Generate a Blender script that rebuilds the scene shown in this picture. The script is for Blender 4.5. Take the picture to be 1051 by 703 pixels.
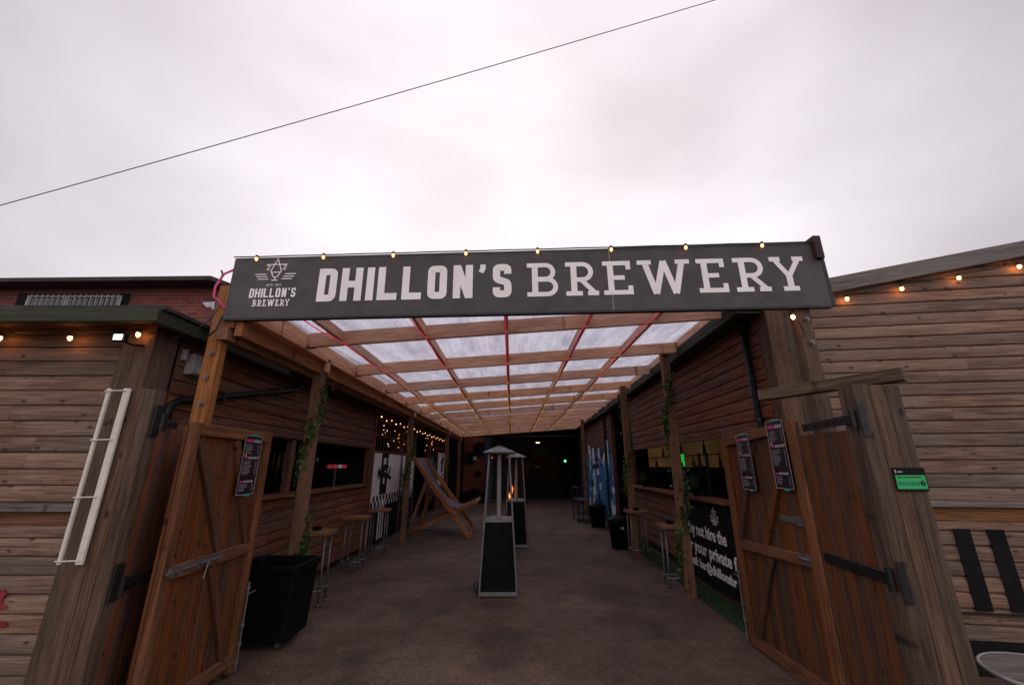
import bpy, math, random
from mathutils import Vector, Matrix
random.seed(7)
SC = bpy.context.scene
for o in list(bpy.data.objects): bpy.data.objects.remove(o)
R = math.radians
# ---------------------------------------------------------------- camera
cam = bpy.data.cameras.new('camera'); cam.sensor_width = 36; cam.lens = 14.283; cam.clip_start = .05; cam.clip_end = 2000
co = bpy.data.objects.new('camera', cam); SC.collection.objects.link(co)
co.location = (0, 0, 1.75); co.rotation_euler = (R(90) + math.atan(126.5/417), 0, 0); SC.camera = co
# ---------------------------------------------------------------- sky, sun, exposure
W = bpy.data.worlds.new('World'); SC.world = W; W.use_nodes = True
nt = W.node_tree; N = nt.nodes; L = nt.links; N.clear()
out = N.new('ShaderNodeOutputWorld'); bg = N.new('ShaderNodeBackground'); bg.inputs[1].default_value = .1
sky = N.new('ShaderNodeTexSky'); sky.sky_type = 'NISHITA'; sky.sun_disc = False; sky.sun_elevation = R(40); sky.sun_rotation = R(0)
tc = N.new('ShaderNodeTexCoord'); mp = N.new('ShaderNodeMapping'); mp.inputs['Scale'].default_value = (1, 1, 2.2)
nz = N.new('ShaderNodeTexNoise'); nz.inputs['Scale'].default_value = 1.7; nz.inputs['Detail'].default_value = 4; nz.inputs['Roughness'].default_value = .42
nz.inputs['Distortion'].default_value = .3
rp = N.new('ShaderNodeValToRGB'); rp.color_ramp.elements[0].position = .3; rp.color_ramp.elements[0].color = (7.1, 6.55, 6.85, 1)
rp.color_ramp.elements[1].position = .68; rp.color_ramp.elements[1].color = (10.7, 10.0, 10.5, 1)
mx = N.new('ShaderNodeMix'); mx.data_type = 'RGBA'; mx.inputs[0].default_value = .96
L.new(tc.outputs['Generated'], mp.inputs[0]); L.new(mp.outputs[0], nz.inputs['Vector']); L.new(nz.outputs[0], rp.inputs[0])
dt = N.new('ShaderNodeVectorMath'); dt.operation = 'DOT_PRODUCT'; dt.inputs[1].default_value = (0, math.cos(R(30)), math.sin(R(30))); L.new(tc.outputs['Generated'], dt.inputs[0])
r2 = N.new('ShaderNodeValToRGB'); cr = r2.color_ramp; cr.elements[0].position = .10; cr.elements[0].color = (1.26, 1.22, 1.16, 1); cr.elements[1].position = .97; cr.elements[1].color = (1.14, 1.14, 1.14, 1)
e_ = cr.elements.new(.60); e_.color = (.755, .74, .76, 1); L.new(dt.outputs['Value'], r2.inputs[0])
mm = N.new('ShaderNodeMix'); mm.data_type = 'RGBA'; mm.blend_type = 'MULTIPLY'; mm.inputs[0].default_value = 1; L.new(rp.outputs[0], mm.inputs[6]); L.new(r2.outputs[0], mm.inputs[7])
L.new(sky.outputs[0], mx.inputs[6]); L.new(mm.outputs[2], mx.inputs[7]); L.new(mx.outputs[2], bg.inputs[0]); L.new(bg.outputs[0], out.inputs[0])
sl = bpy.data.lights.new('sun', 'SUN'); sl.energy = .5; sl.angle = R(25); sl.color = (1, .95, .9)
so = bpy.data.objects.new('sun', sl); SC.collection.objects.link(so); so.rotation_euler = (R(-50), 0, 0); so.location = (0, 30, 25)
SC.view_settings.view_transform = 'Standard'; SC.view_settings.look = 'None'; SC.view_settings.exposure = 0.0; SC.view_settings.gamma = 1
SC.view_settings.use_curve_mapping = False
# ---------------------------------------------------------------- materials
MATS = {}
def base(name, col=(.5, .5, .5), rough=.6, metal=0, emit=None, es=0):
    m = bpy.data.materials.new(name); m.use_nodes = True
    b = m.node_tree.nodes['Principled BSDF']
    b.inputs['Base Color'].default_value = (*col, 1); b.inputs['Roughness'].default_value = rough; b.inputs['Metallic'].default_value = metal
    if emit: b.inputs['Emission Color'].default_value = (*emit, 1); b.inputs['Emission Strength'].default_value = es
    MATS[name] = m; return m, m.node_tree, b
def mathn(nt, op, a, b=None, clamp=False):
    n = nt.nodes.new('ShaderNodeMath'); n.operation = op; n.use_clamp = clamp
    for i, v in enumerate((a, b)):
        if v is None: continue
        if isinstance(v, (int, float)): n.inputs[i].default_value = v
        else: nt.links.new(v, n.inputs[i])
    return n.outputs[0]
def ramp(nt, fac, stops):
    n = nt.nodes.new('ShaderNodeValToRGB'); cr = n.color_ramp
    while len(cr.elements) < len(stops): cr.elements.new(.5)
    for e, (p, c) in zip(cr.elements, stops): e.position = p; e.color = (*c, 1) if len(c) == 3 else c
    nt.links.new(fac, n.inputs[0]); return n.outputs[0]
def noise(nt, vec, scale, detail=4, rough=.55, dist=0):
    n = nt.nodes.new('ShaderNodeTexNoise'); n.inputs['Scale'].default_value = scale; n.inputs['Detail'].default_value = detail
    n.inputs['Roughness'].default_value = rough; n.inputs['Distortion'].default_value = dist
    if vec is not None: nt.links.new(vec, n.inputs['Vector'])
    return n.outputs[0]
def vmap(nt, vec, sc):
    n = nt.nodes.new('ShaderNodeMapping'); n.inputs['Scale'].default_value = sc; nt.links.new(vec, n.inputs[0]); return n.outputs[0]
def mixc(nt, f, a, b, mode='MIX'):
    n = nt.nodes.new('ShaderNodeMix'); n.data_type = 'RGBA'; n.blend_type = mode
    for i, v in ((0, f), (6, a), (7, b)):
        if isinstance(v, (int, float)): n.inputs[i].default_value = v
        elif isinstance(v, tuple): n.inputs[i].default_value = (*v, 1)
        else: nt.links.new(v, n.inputs[i])
    return n.outputs[2]
def bump(nt, b, h, strength=.3, dist=.01):
    n = nt.nodes.new('ShaderNodeBump'); n.inputs['Strength'].default_value = strength; n.inputs['Distance'].default_value = dist
    nt.links.new(h, n.inputs['Height']); nt.links.new(n.outputs[0], b.inputs['Normal'])
def wood(name, dark, light, grey=None, gamt=.5, tvar=.35, rough=.75, knots=1., spec=.3):
    """timber: the mesh carries board coordinates (wc: along, across, through) and a tone per board (tint)"""
    m, nt, b = base(name, rough=rough); b.inputs['Specular IOR Level'].default_value = spec
    a = nt.nodes.new('ShaderNodeAttribute'); a.attribute_name = 'wc'; v = a.outputs['Vector']
    t = nt.nodes.new('ShaderNodeAttribute'); t.attribute_name = 'tint'; tf = t.outputs['Fac']
    g1 = noise(nt, vmap(nt, v, (1.3, 26, 26)), 1.0, 5, .62, .8)
    g2 = noise(nt, vmap(nt, v, (4, 140, 140)), 1.0, 3, .6)
    g3 = noise(nt, vmap(nt, v, (1.2, 6, 6)), 1.0, 3, .5)
    g = mathn(nt, 'ADD', mathn(nt, 'MULTIPLY', g1, .62), mathn(nt, 'MULTIPLY', g2, .38))
    c = ramp(nt, g, [(.38, dark), (.61, light)])
    if grey:
        tco = nt.nodes.new('ShaderNodeTexCoord')
        w = noise(nt, tco.outputs['Object'], 1.1, 5, .6)
        w2 = mathn(nt, 'ADD', mathn(nt, 'MULTIPLY', w, .6), mathn(nt, 'MULTIPLY', g3, .4))
        f = ramp(nt, w2, [(.40, (0, 0, 0)), (.60, (gamt,)*3)])
        c = mixc(nt, f, c, mixc(nt, g2, tuple(x*.6 for x in grey), grey))
    ck = noise(nt, vmap(nt, v, (1.1, 75, 75)), 1.0, 2, .5, .4)
    c = mixc(nt, mathn(nt, 'MULTIPLY', ramp(nt, ck, [(.27, (1, 1, 1)), (.36, (0, 0, 0))]), .75), c, tuple(x*.35 for x in dark))
    c = mixc(nt, .55, c, ramp(nt, g2, [(.36, (.62, .60, .58)), (.62, (1.22, 1.22, 1.2))]), 'MULTIPLY')
    # knots with the dark ring and the grain bent round them
    vo = nt.nodes.new('ShaderNodeTexVoronoi'); vo.inputs['Scale'].default_value = 1; nt.links.new(vmap(nt, v, (5.2, 9, .6)), vo.inputs['Vector'])
    kd = mathn(nt, 'ADD', vo.outputs['Distance'], mathn(nt, 'MULTIPLY', mathn(nt, 'SUBTRACT', g1, .5), .10))
    k = ramp(nt, kd, [(.07, (1, 1, 1)), (.18, (0, 0, 0))])
    kk = mathn(nt, 'MULTIPLY', k, .85*knots)
    c = mixc(nt, kk, c, tuple(x*.28 for x in dark))
    # stains running along the board and darker tones
    s = ramp(nt, g3, [(.3, (.62,)*3), (.55, (1, 1, 1))])
    c = mixc(nt, .7, c, s, 'MULTIPLY')
    br = mathn(nt, 'ADD', mathn(nt, 'MULTIPLY', tf, tvar*2), 1-tvar)
    hs = nt.nodes.new('ShaderNodeHueSaturation'); nt.links.new(c, hs.inputs['Color']); nt.links.new(br, hs.inputs['Value'])
    sa = mathn(nt, 'ADD', mathn(nt, 'MULTIPLY', tf, .3), .85); nt.links.new(sa, hs.inputs['Saturation'])
    nt.links.new(hs.outputs[0], b.inputs['Base Color'])
    bump(nt, b, g, .35, .006)
    return m
wood('weathered', (.098, .057, .042), (.285, .178, .132), (.25, .188, .158), .65, .26)
wood('stained', (.075, .028, .016), (.25, .102, .062), (.19, .112, .082), .35, .20)
wood('golden', (.13, .056, .026), (.38, .175, .085), (.22, .125, .078), .4, .16)
wood('chairwood', (.22, .088, .036), (.52, .235, .105), None, 0, .14)
wood('canopy', (.72, .37, .215), (.96, .62, .42), None, 0, .14, .65, .9)
wood('orange', (.090, .033, .013), (.215, .085, .038), (.14, .073, .043), .4, .2)
wood('gate', (.055, .019, .008), (.165, .062, .027), (.095, .050, .031), .5, .28)
wood('postwood', (.048, .025, .016), (.160, .092, .060), (.120, .084, .063), .55, .25)
wood('darkboard', (.030, .014, .009), (.085, .042, .028), (.07, .045, .035), .3, .3)
wood('greyboard', (.10, .088, .080), (.24, .21, .20), (.27, .25, .24), .6, .2)
wood('mossy', (.018, .021, .013), (.05, .056, .036), (.035, .042, .03), .5, .2)
wood('fresh', (.10, .045, .022), (.26, .13, .068), None, 0, .2)
def simple(name, col, rough=.6, metal=0, var=.25, scale=6, bs=.15, bd=.004, spec=.5, obj=True):
    m, nt, b = base(name, col, rough, metal); b.inputs['Specular IOR Level'].default_value = spec
    tco = nt.nodes.new('ShaderNodeTexCoord'); n = noise(nt, tco.outputs['Object'], scale, 6, .62)
    lo = tuple(c*(1-var) for c in col); hi = tuple(min(1, c*(1+var)) for c in col)
    nt.links.new(ramp(nt, n, [(.32, lo), (.68, hi)]), b.inputs['Base Color'])
    rr = ramp(nt, noise(nt, tco.outputs['Object'], scale*2.3, 4), [(.3, (max(.05, rough-.12),)*3), (.7, (min(1, rough+.15),)*3)])
    nt.links.new(rr, b.inputs['Roughness'])
    if bs: bump(nt, b, noise(nt, tco.outputs['Object'], scale*9, 4), bs, bd)
    return m
simple('signface', (.038, .0345, .040), .5, 0, .18, 2.2, .04)
simple('lettering', (.86, .83, .86), .55, 0, .06, 4, 0)
simple('whitepaint', (.62, .58, .53), .6, 0, .16, 5, .2)
simple('panelwhite', (.80, .79, .80), .6, 0, .14, 2, .1)
simple('panelblack', (.006, .006, .007), .7, 0, .3, 2, .1, spec=.15)
simple('blackplastic', (.003, .003, .003), .6, 0, .4, 5, .08, spec=.12)
simple('blackmetal', (.012, .011, .012), .45, .3, .4, 8, .2)
simple('galv', (.19, .18, .185), .5, .7, .25, 14, .1)
simple('steel', (.15, .145, .15), .42, .8, .15, 6, .08)
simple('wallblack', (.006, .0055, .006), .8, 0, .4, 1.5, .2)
simple('roofdark', (.03, .028, .028), .85, 0, .3, 3, .3)
simple('cablemat', (.008, .008, .008), .55, 0, .1, 9, 0)
simple('pipe', (.004, .004, .005), .45, 0, .3, 6, 0, spec=.2)
simple('bluecol', (.012, .018, .06), .7, 0, .3, 2, .1)
simple('terracotta', (.12, .026, .010), .8, 0, .35, 1.5, .3)
simple('maroon', (.06, .016, .008), .85, 0, .4, 1.2, .3)
simple('muralgreen', (.05, .10, .015), .8, 0, .5, 1.4, .2)
simple('muralgreendark', (.02, .045, .012), .8, 0, .5, 2.4, .2)
simple('muralyellow', (.14, .15, .02), .8, 0, .4, 2.4, .2)
simple('canvas', (.10, .07, .095), .85, 0, .12, 3, .3, .002)
simple('redpaint', (.20, .012, .02), .6, 0, .4, 9, .1)
simple('leaf', (.055, .115, .016), .5, 0, .5, 14, .1)
simple('leafdark', (.014, .034, .010), .55, 0, .5, 14, .1)
simple('stem', (.07, .045, .025), .8, 0, .3, 12, .2)
simple('turf', (.018, .05, .012), .8, 0, .5, 6, .3)
simple('greypl', (.30, .29, .30), .5, 0, .15, 4, .05)
simple('postergrey', (.012, .010, .016), .35, 0, .2, 4, 0)
simple('pink', (.55, .04, .18), .5, 0, .15, 4, 0)
simple('paleink', (.42, .40, .44), .5, 0, .1, 4, 0)
simple('teal', (.02, .30, .26), .5, 0, .1, 4, 0)
simple('ochre', (.60, .24, .05), .5, 0, .2, 4, 0)
simple('signgreen', (.02, .40, .13), .5, 0, .08, 4, 0)
simple('brightblue', (.02, .16, .42), .6, 0, .4, 3, .1)
simple('skyblue', (.05, .30, .50), .6, 0, .3, 3, .1)
simple('navy', (.012, .014, .06), .6, 0, .4, 3, .1)
simple('glassdark', (.02, .022, .026), .12, 0, .3, 3, 0)
simple('shutter', (.32, .31, .33), .5, 0, .12, 5, .05)
simple('bottlered', (.20, .012, .02), .3, 0, .2, 5, 0)
simple('bottleamber', (.22, .14, .09), .25, 0, .3, 5, 0)
def glow(name, col, s): base(name, tuple(min(1, c) for c in col), .4, 0, col, s)
glow('bulbglow', (1, .33, .06), 36); glow('bulbdim', (1, .45, .16), 3.2); glow('bulbcore', (1, .80, .45), 12)
glow('fairyglow', (1, .34, .08), 3.5); glow('fairywhite', (1, .6, .35), 3.5)
glow('floodglow', (.9, 1, .92), 2.6); glow('greenglow', (.05, 1, .35), 4); glow('tapgreen', (.02, .5, .06), .7)
glow('redglow', (1, .1, .05), 2); glow('lampglow', (1, .55, .2), 7); glow('tapred', (.6, .05, .09), .22); glow('tapwhite', (.5, .45, .5), .18)
def shelfmat():
    m, nt, b = base('backlit', (.2, .12, .04), .6); tco = nt.nodes.new('ShaderNodeTexCoord')
    n = noise(nt, tco.outputs['Object'], 1.6, 3)
    nt.links.new(ramp(nt, n, [(.3, (.10, .055, .012)), (.7, (.26, .15, .045))]), b.inputs['Emission Color']); b.inputs['Emission Strength'].default_value = .16
shelfmat()
def flame():
    m, nt, b = base('flame', (1, .3, .05), .5); tco = nt.nodes.new('ShaderNodeTexCoord'); sp = nt.nodes.new('ShaderNodeSeparateXYZ')
    nt.links.new(tco.outputs['Generated'], sp.inputs[0])
    nt.links.new(ramp(nt, sp.outputs[2], [(0, (1, .35, .05)), (.35, (1, .18, .02)), (1, (.7, .02, .02))]), b.inputs['Emission Color'])
    b.inputs['Emission Strength'].default_value = 3
flame()
def ropemat():
    m, nt, b = base('ropelight', (.3, .1, .1), .4); tco = nt.nodes.new('ShaderNodeTexCoord'); sp = nt.nodes.new('ShaderNodeSeparateXYZ')
    nt.links.new(tco.outputs['Generated'], sp.inputs[0])
    nt.links.new(ramp(nt, sp.outputs[1], [(0, (.75, .02, .10)), (.12, (.75, .03, .10)), (.24, (.8, .20, .08)), (.4, (.72, .38, .06)), (.7, (.5, .48, .08)), (1, (.3, .42, .06))]), b.inputs['Emission Color'])
    nt.links.new(ramp(nt, sp.outputs[1], [(0, (.5, .02, .08)), (.3, (.5, .2, .08)), (1, (.3, .3, .08))]), b.inputs['Base Color'])
    b.inputs['Emission Strength'].default_value = .5
ropemat()
def sheetmat():
    """corrugated translucent polycarbonate with dirty streaks and flute shading painted in as darker stripes"""
    m = bpy.data.materials.new('roofsheet'); m.use_nodes = True; MATS['roofsheet'] = m; nt = m.node_tree; nt.nodes.clear()
    o = nt.nodes.new('ShaderNodeOutputMaterial'); tr = nt.nodes.new('ShaderNodeBsdfTranslucent'); tp = nt.nodes.new('ShaderNodeBsdfTransparent')
    gl = nt.nodes.new('ShaderNodeBsdfGlossy'); gl.inputs['Roughness'].default_value = .25
    tco = nt.nodes.new('ShaderNodeTexCoord'); n = noise(nt, vmap(nt, tco.outputs['Object'], (3, .9, 1)), 1.6, 6, .65)
    n2 = noise(nt, vmap(nt, tco.outputs['Object'], (40, 1.2, 1)), 1, 3, .6)
    nn = mathn(nt, 'ADD', mathn(nt, 'MULTIPLY', n, .65), mathn(nt, 'MULTIPLY', n2, .35))
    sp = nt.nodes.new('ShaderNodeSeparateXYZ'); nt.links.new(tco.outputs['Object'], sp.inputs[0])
    flute_shade = mathn(nt, 'SINE', mathn(nt, 'MULTIPLY', sp.outputs[1], 2*math.pi/.115)); flute_shade = ramp(nt, mathn(nt, 'ADD', mathn(nt, 'MULTIPLY', flute_shade, .5), .5), [(.0, (.62, .62, .70)), (.35, (1, 1, 1))])  # shading of the corrugations painted into the sheet colour as darker bands
    dirt_and_shade = mixc(nt, .8, ramp(nt, nn, [(.34, (.30, .29, .36)), (.60, (.72, .71, .80))]), flute_shade, 'MULTIPLY')
    nt.links.new(dirt_and_shade, tr.inputs[0]); nt.links.new(mixc(nt, .8, (.50, .50, .57), flute_shade, 'MULTIPLY'), tp.inputs[0])
    m1 = nt.nodes.new('ShaderNodeMixShader'); m1.inputs[0].default_value = .42; nt.links.new(tr.outputs[0], m1.inputs[1]); nt.links.new(tp.outputs[0], m1.inputs[2])
    m2 = nt.nodes.new('ShaderNodeMixShader'); m2.inputs[0].default_value = .06; nt.links.new(m1.outputs[0], m2.inputs[1]); nt.links.new(gl.outputs[0], m2.inputs[2])
    nt.links.new(m2.outputs[0], o.inputs[0])
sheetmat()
def brickmat():
    m, nt, b = base('brick', rough=.85); tco = nt.nodes.new('ShaderNodeTexCoord')
    sp = nt.nodes.new('ShaderNodeSeparateXYZ'); nt.links.new(tco.outputs['Object'], sp.inputs[0])
    cb = nt.nodes.new('ShaderNodeCombineXYZ'); nt.links.new(mathn(nt, 'ADD', sp.outputs[0], sp.outputs[1]), cb.inputs[0]); nt.links.new(sp.outputs[2], cb.inputs[1])
    br = nt.nodes.new('ShaderNodeTexBrick'); nt.links.new(cb.outputs[0], br.inputs[0]); br.inputs['Scale'].default_value = 1
    br.inputs['Brick Width'].default_value = .235; br.inputs['Row Height'].default_value = .085; br.inputs['Mortar Size'].default_value = .008
    br.inputs['Color1'].default_value = (.22, .042, .032, 1); br.inputs['Color2'].default_value = (.13, .030, .026, 1); br.inputs['Mortar'].default_value = (.16, .12, .11, 1)
    br.inputs['Bias'].default_value = -.1
    c = mixc(nt, .6, br.outputs[0], ramp(nt, noise(nt, tco.outputs['Object'], 1.8, 5), [(.3, (.55,)*3), (.7, (1.1,)*3)]), 'MULTIPLY')
    nt.links.new(c, b.inputs['Base Color']); bump(nt, b, mathn(nt, 'SUBTRACT', 1.0, br.outputs[1]), .5, .01)
brickmat()
def groundmat():
    m, nt, b = base('asphalt', rough=.85); tco = nt.nodes.new('ShaderNodeTexCoord'); v = tco.outputs['Object']
    big = noise(nt, v, .45, 5, .55, .4); mid = noise(nt, v, 3.2, 6, .65); fine = mathn(nt, 'ADD', mathn(nt, 'MULTIPLY', noise(nt, v, 85, 3, .7), .5), mathn(nt, 'MULTIPLY', noise(nt, v, 24, 5, .75), .5))
    c = ramp(nt, big, [(.33, (.068, .040, .027)), (.5, (.100, .061, .042)), (.66, (.142, .092, .065))])
    c = mixc(nt, .8, c, ramp(nt, mid, [(.34, (.68,)*3), (.62, (1.2,)*3)]), 'MULTIPLY')
    c = mixc(nt, .8, c, ramp(nt, fine, [(.40, (.35,)*3), (.60, (1.75,)*3)]), 'MULTIPLY')
    vo = nt.nodes.new('ShaderNodeTexVoronoi'); vo.inputs['Scale'].default_value = 26; nt.links.new(v, vo.inputs['Vector'])
    sp = ramp(nt, vo.outputs['Distance'], [(.06, (1, 1, 1)), (.10, (0, 0, 0))])
    msk = mathn(nt, 'MULTIPLY', sp, ramp(nt, noise(nt, v, 9, 2), [(.55, (0, 0, 0)), (.62, (1, 1, 1))]))
    c = mixc(nt, mathn(nt, 'MULTIPLY', msk, .8), c, (.30, .26, .23))
    st = ramp(nt, noise(nt, v, 1.15, 6, .62, .5), [(.36, (.52, .50, .50)), (.50, (1, 1, 1))]); c = mixc(nt, .85, c, st, 'MULTIPLY')
    dr = ramp(nt, noise(nt, v, 6.5, 2, .4), [(.70, (0, 0, 0)), (.73, (1, 1, 1))]); c = mixc(nt, mathn(nt, 'MULTIPLY', dr, .6), c, (.022, .016, .013))
    # cracks
    vc = nt.nodes.new('ShaderNodeTexVoronoi'); vc.feature = 'DISTANCE_TO_EDGE'; vc.inputs['Scale'].default_value = .33
    wv = nt.nodes.new('ShaderNodeVectorMath'); wv.operation = 'ADD'; nt.links.new(v, wv.inputs[0])
    ns = nt.nodes.new('ShaderNodeTexNoise'); ns.inputs['Scale'].default_value = 2; ns.inputs['Detail'].default_value = 5; nt.links.new(v, ns.inputs['Vector'])
    nt.links.new(ns.outputs[1], wv.inputs[1]); nt.links.new(wv.outputs[0], vc.inputs['Vector'])
    cr = ramp(nt, vc.outputs['Distance'], [(.003, (1, 1, 1)), (.008, (0, 0, 0))])
    c = mixc(nt, mathn(nt, 'MULTIPLY', cr, .35), c, (.03, .025, .022))
    nt.links.new(c, b.inputs['Base Color'])
    h = mathn(nt, 'ADD', mathn(nt, 'MULTIPLY', fine, .6), mathn(nt, 'MULTIPLY', mid, .8)); bump(nt, b, h, .8, .02)
groundmat()
simple('gritmat', (.16, .125, .105), .9, 0, .5, 40, .1)
simple('nail', (.05, .04, .038), .6, .4, .3, 20, 0)
M = MATS
# ---------------------------------------------------------------- mesh helpers
class MB:
    def __init__(s): s.v = []; s.f = []; s.wc = []; s.t = []; s.mi = []; s.mats = []; s.cur = 0
    def mat(s, m):
        if m not in s.mats: s.mats.append(m)
        s.cur = s.mats.index(m); return s
    def add(s, vs, fs, wcs=None, tint=None):
        b = len(s.v); off = Vector((random.random()*60, random.random()*60, random.random()*60)); t = random.random() if tint is None else tint
        for i, p in enumerate(vs):
            p = Vector(p); s.v.append(p); s.wc.append((Vector(wcs[i]) if wcs else p) + off); s.t.append(t)
        for f in fs: s.f.append([b+i for i in f]); s.mi.append(s.cur)
        return s
    def prism(s, p, q, prof, up=(0, 0, 1), tint=None, prof2=None):
        """profile (a,b) swept from p to q; a runs along side = dir x up, b along up"""
        p, q = Vector(p), Vector(q); d = (q-p); ln = d.length; d.normalize(); up = Vector(up); sd = d.cross(up).normalized(); u = sd.cross(d).normalized()
        n = len(prof); pr2 = prof2 or prof
        vs = [p+sd*a+u*b for a, b in prof]+[q+sd*a+u*b for a, b in pr2]; wc = [(0, a, b) for a, b in prof]+[(ln, a, b) for a, b in pr2]
        fs = [list(range(n))[::-1], list(range(n, 2*n))]+[[i, (i+1) % n, n+(i+1) % n, n+i] for i in range(n)]
        return s.add(vs, [f[::-1] for f in fs], wc, tint)
    def beam(s, p, q, w, h, up=(0, 0, 1), c=.005, tint=None):
        a, b = w/2, h/2; c = min(c, a*.5, b*.5)
        pr = [(-a+c, -b), (a-c, -b), (a, -b+c), (a, b-c), (a-c, b), (-a+c, b), (-a, b-c), (-a, -b+c)]
        return s.prism(p, q, pr, up, tint)
    def box(s, lo, hi, c=.004, tint=None):
        lo, hi = Vector(lo), Vector(hi); d = hi-lo; m = (lo+hi)/2; k = max(range(3), key=lambda i: d[i])
        if k == 0: return s.beam((lo.x, m.y, m.z), (hi.x, m.y, m.z), d.y, d.z, (0, 0, 1), c, tint)
        if k == 1: return s.beam((m.x, lo.y, m.z), (m.x, hi.y, m.z), d.x, d.z, (0, 0, 1), c, tint)
        return s.beam((m.x, m.y, lo.z), (m.x, m.y, hi.z), d.x, d.y, (0, 1, 0), c, tint)
    def cyl(s, p, q, r0, r1=None, n=12, caps=True):
        r1 = r0 if r1 is None else r1; p, q = Vector(p), Vector(q); d = (q-p); ln = d.length; d.normalize()
        a = Vector((1, 0, 0)) if abs(d.x) < .9 else Vector((0, 1, 0)); u = d.cross(a).normalized(); w = d.cross(u)
        vs = []
        for pt, r in ((p, r0), (q, r1)):
            for i in range(n): an = 2*math.pi*i/n; vs.append(pt+(u*math.cos(an)+w*math.sin(an))*r)
        fs = [[i, (i+1) % n, n+(i+1) % n, n+i] for i in range(n)]
        if caps: fs += [list(range(n))[::-1], list(range(n, 2*n))]
        return s.add(vs, fs)
    def tube(s, pts, r, n=8, closed=False):
        pts = [Vector(p) for p in pts]; m = len(pts); vs = []; prev = None
        for i, p in enumerate(pts):
            if closed: d = pts[(i+1) % m]-pts[i-1]
            else: d = pts[min(i+1, m-1)]-pts[max(i-1, 0)]
            d.normalize()
            if prev is None: a = Vector((0, 0, 1)) if abs(d.z) < .9 else Vector((1, 0, 0)); u = d.cross(a).normalized()
            else: u = (prev-d*prev.dot(d)).normalized()
            prev = u; w = d.cross(u)
            for k in range(n): an = 2*math.pi*k/n; vs.append(p+(u*math.cos(an)+w*math.sin(an))*r)
        fs = []
        for i in range(m if closed else m-1):
            j = (i+1) % m
            for k in range(n): fs.append([i*n+k, i*n+(k+1) % n, j*n+(k+1) % n, j*n+k])
        if not closed: fs += [list(range(n))[::-1], list(range((m-1)*n, m*n))]
        return s.add(vs, fs)
    def lathe(s, c, prof, n=20, axis=None):
        c = Vector(c); vs = []; m = len(prof)
        for r, z in prof:
            for k in range(n): an = 2*math.pi*k/n; vs.append(c+Vector((r*math.cos(an), r*math.sin(an), z)))
        fs = [[i*n+k, i*n+(k+1) % n, (i+1)*n+(k+1) % n, (i+1)*n+k] for i in range(m-1) for k in range(n)]
        fs += [list(range(n))[::-1], list(range((m-1)*n, m*n))]
        return s.add(vs, fs)
    def frustum(s, c, w0, d0, z0, w1, d1, z1, tint=None):
        x, y, z = c; vs = []
        for w, d, zz in ((w0, d0, z0), (w1, d1, z1)):
            vs += [(x-w/2, y-d/2, z+zz), (x+w/2, y-d/2, z+zz), (x+w/2, y+d/2, z+zz), (x-w/2, y+d/2, z+zz)]
        return s.add(vs, [[3, 2, 1, 0], [4, 5, 6, 7], [0, 1, 5, 4], [1, 2, 6, 5], [2, 3, 7, 6], [3, 0, 4, 7]], None, tint)
    def slab(s, T, poly, t0, t1, tint=None):
        """flat outline given in a frame T=(origin,u,v,n), from depth t0 to t1 along n"""
        o, u, v, n = T; k = len(poly); vs = [o+u*a+v*b+n*t0 for a, b in poly]+[o+u*a+v*b+n*t1 for a, b in poly]
        wc = [(a, b, t0) for a, b in poly]+[(a, b, t1) for a, b in poly]
        fs = [list(range(k))[::-1], list(range(k, 2*k))]+[[i, (i+1) % k, k+(i+1) % k, k+i] for i in range(k)]
        return s.add(vs, fs, wc, tint)
    def rect(s, T, a0, b0, a1, b1, t0, t1, tint=None): return s.slab(T, [(a0, b0), (a1, b0), (a1, b1), (a0, b1)], t0, t1, tint)
    def stroke(s, T, pts, w, t0, t1, closed=False, kmax=2.2):
        """a flat mitred band of width w along a 2D line"""
        n = len(pts); P = [Vector(p) for p in pts]; Lf = []; Rt = []
        for i in range(n):
            if closed: a, b = P[i-1], P[(i+1) % n]
            else: a = P[i-1] if i else None; b = P[i+1] if i < n-1 else None
            d1 = (P[i]-a).normalized() if a is not None else None; d2 = (b-P[i]).normalized() if b is not None else None
            if d1 is None: d1 = d2
            if d2 is None: d2 = d1
            n1 = Vector((-d1.y, d1.x)); n2 = Vector((-d2.y, d2.x)); m = (n1+n2)
            if m.length < 1e-4: m = n1
            m.normalize(); k = min(1/max(.3, m.dot(n1)), kmax); Lf.append(P[i]+m*w/2*k); Rt.append(P[i]-m*w/2*k)
        o, u, v, nn = T; vs = []
        for t in (t0, t1):
            for q in Lf: vs.append(o+u*q.x+v*q.y+nn*t)
            for q in Rt: vs.append(o+u*q.x+v*q.y+nn*t)
        fs = []; N2 = 2*n
        for i in range(n if closed else n-1):
            j = (i+1) % n
            fs += [[N2+i, N2+j, N2+n+j, N2+n+i][::-1], [i, j, n+j, n+i], [i, j, N2+j, N2+i][::-1], [n+i, n+j, N2+n+j, N2+n+i]]
        if not closed: fs += [[0, n, N2+n, N2], [n-1, 2*n-1, N2+2*n-1, N2+n-1][::-1]]
        return s.add(vs, fs)
    def build(s, name, mat=None, parent=None, smooth=False):
        me = bpy.data.meshes.new(name); off = Vector((0, 0, 0)); q = parent
        while q is not None: off += q.location; q = q.parent
        me.from_pydata([v-off for v in s.v], [], s.f)
        a = me.attributes.new('wc', 'FLOAT_VECTOR', 'POINT'); a.data.foreach_set('vector', [c for w in s.wc for c in w])
        a = me.attributes.new('tint', 'FLOAT', 'POINT'); a.data.foreach_set('value', s.t)
        if s.mats:
            for m in s.mats: me.materials.append(M[m])
            me.polygons.foreach_set('material_index', s.mi)
        else: me.materials.append(M[mat])
        if smooth: me.polygons.foreach_set('use_smooth', [True]*len(me.polygons))
        me.validate(); me.update()
        o = bpy.data.objects.new(name, me); SC.collection.objects.link(o)
        if parent: o.parent = parent
        return o
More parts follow.
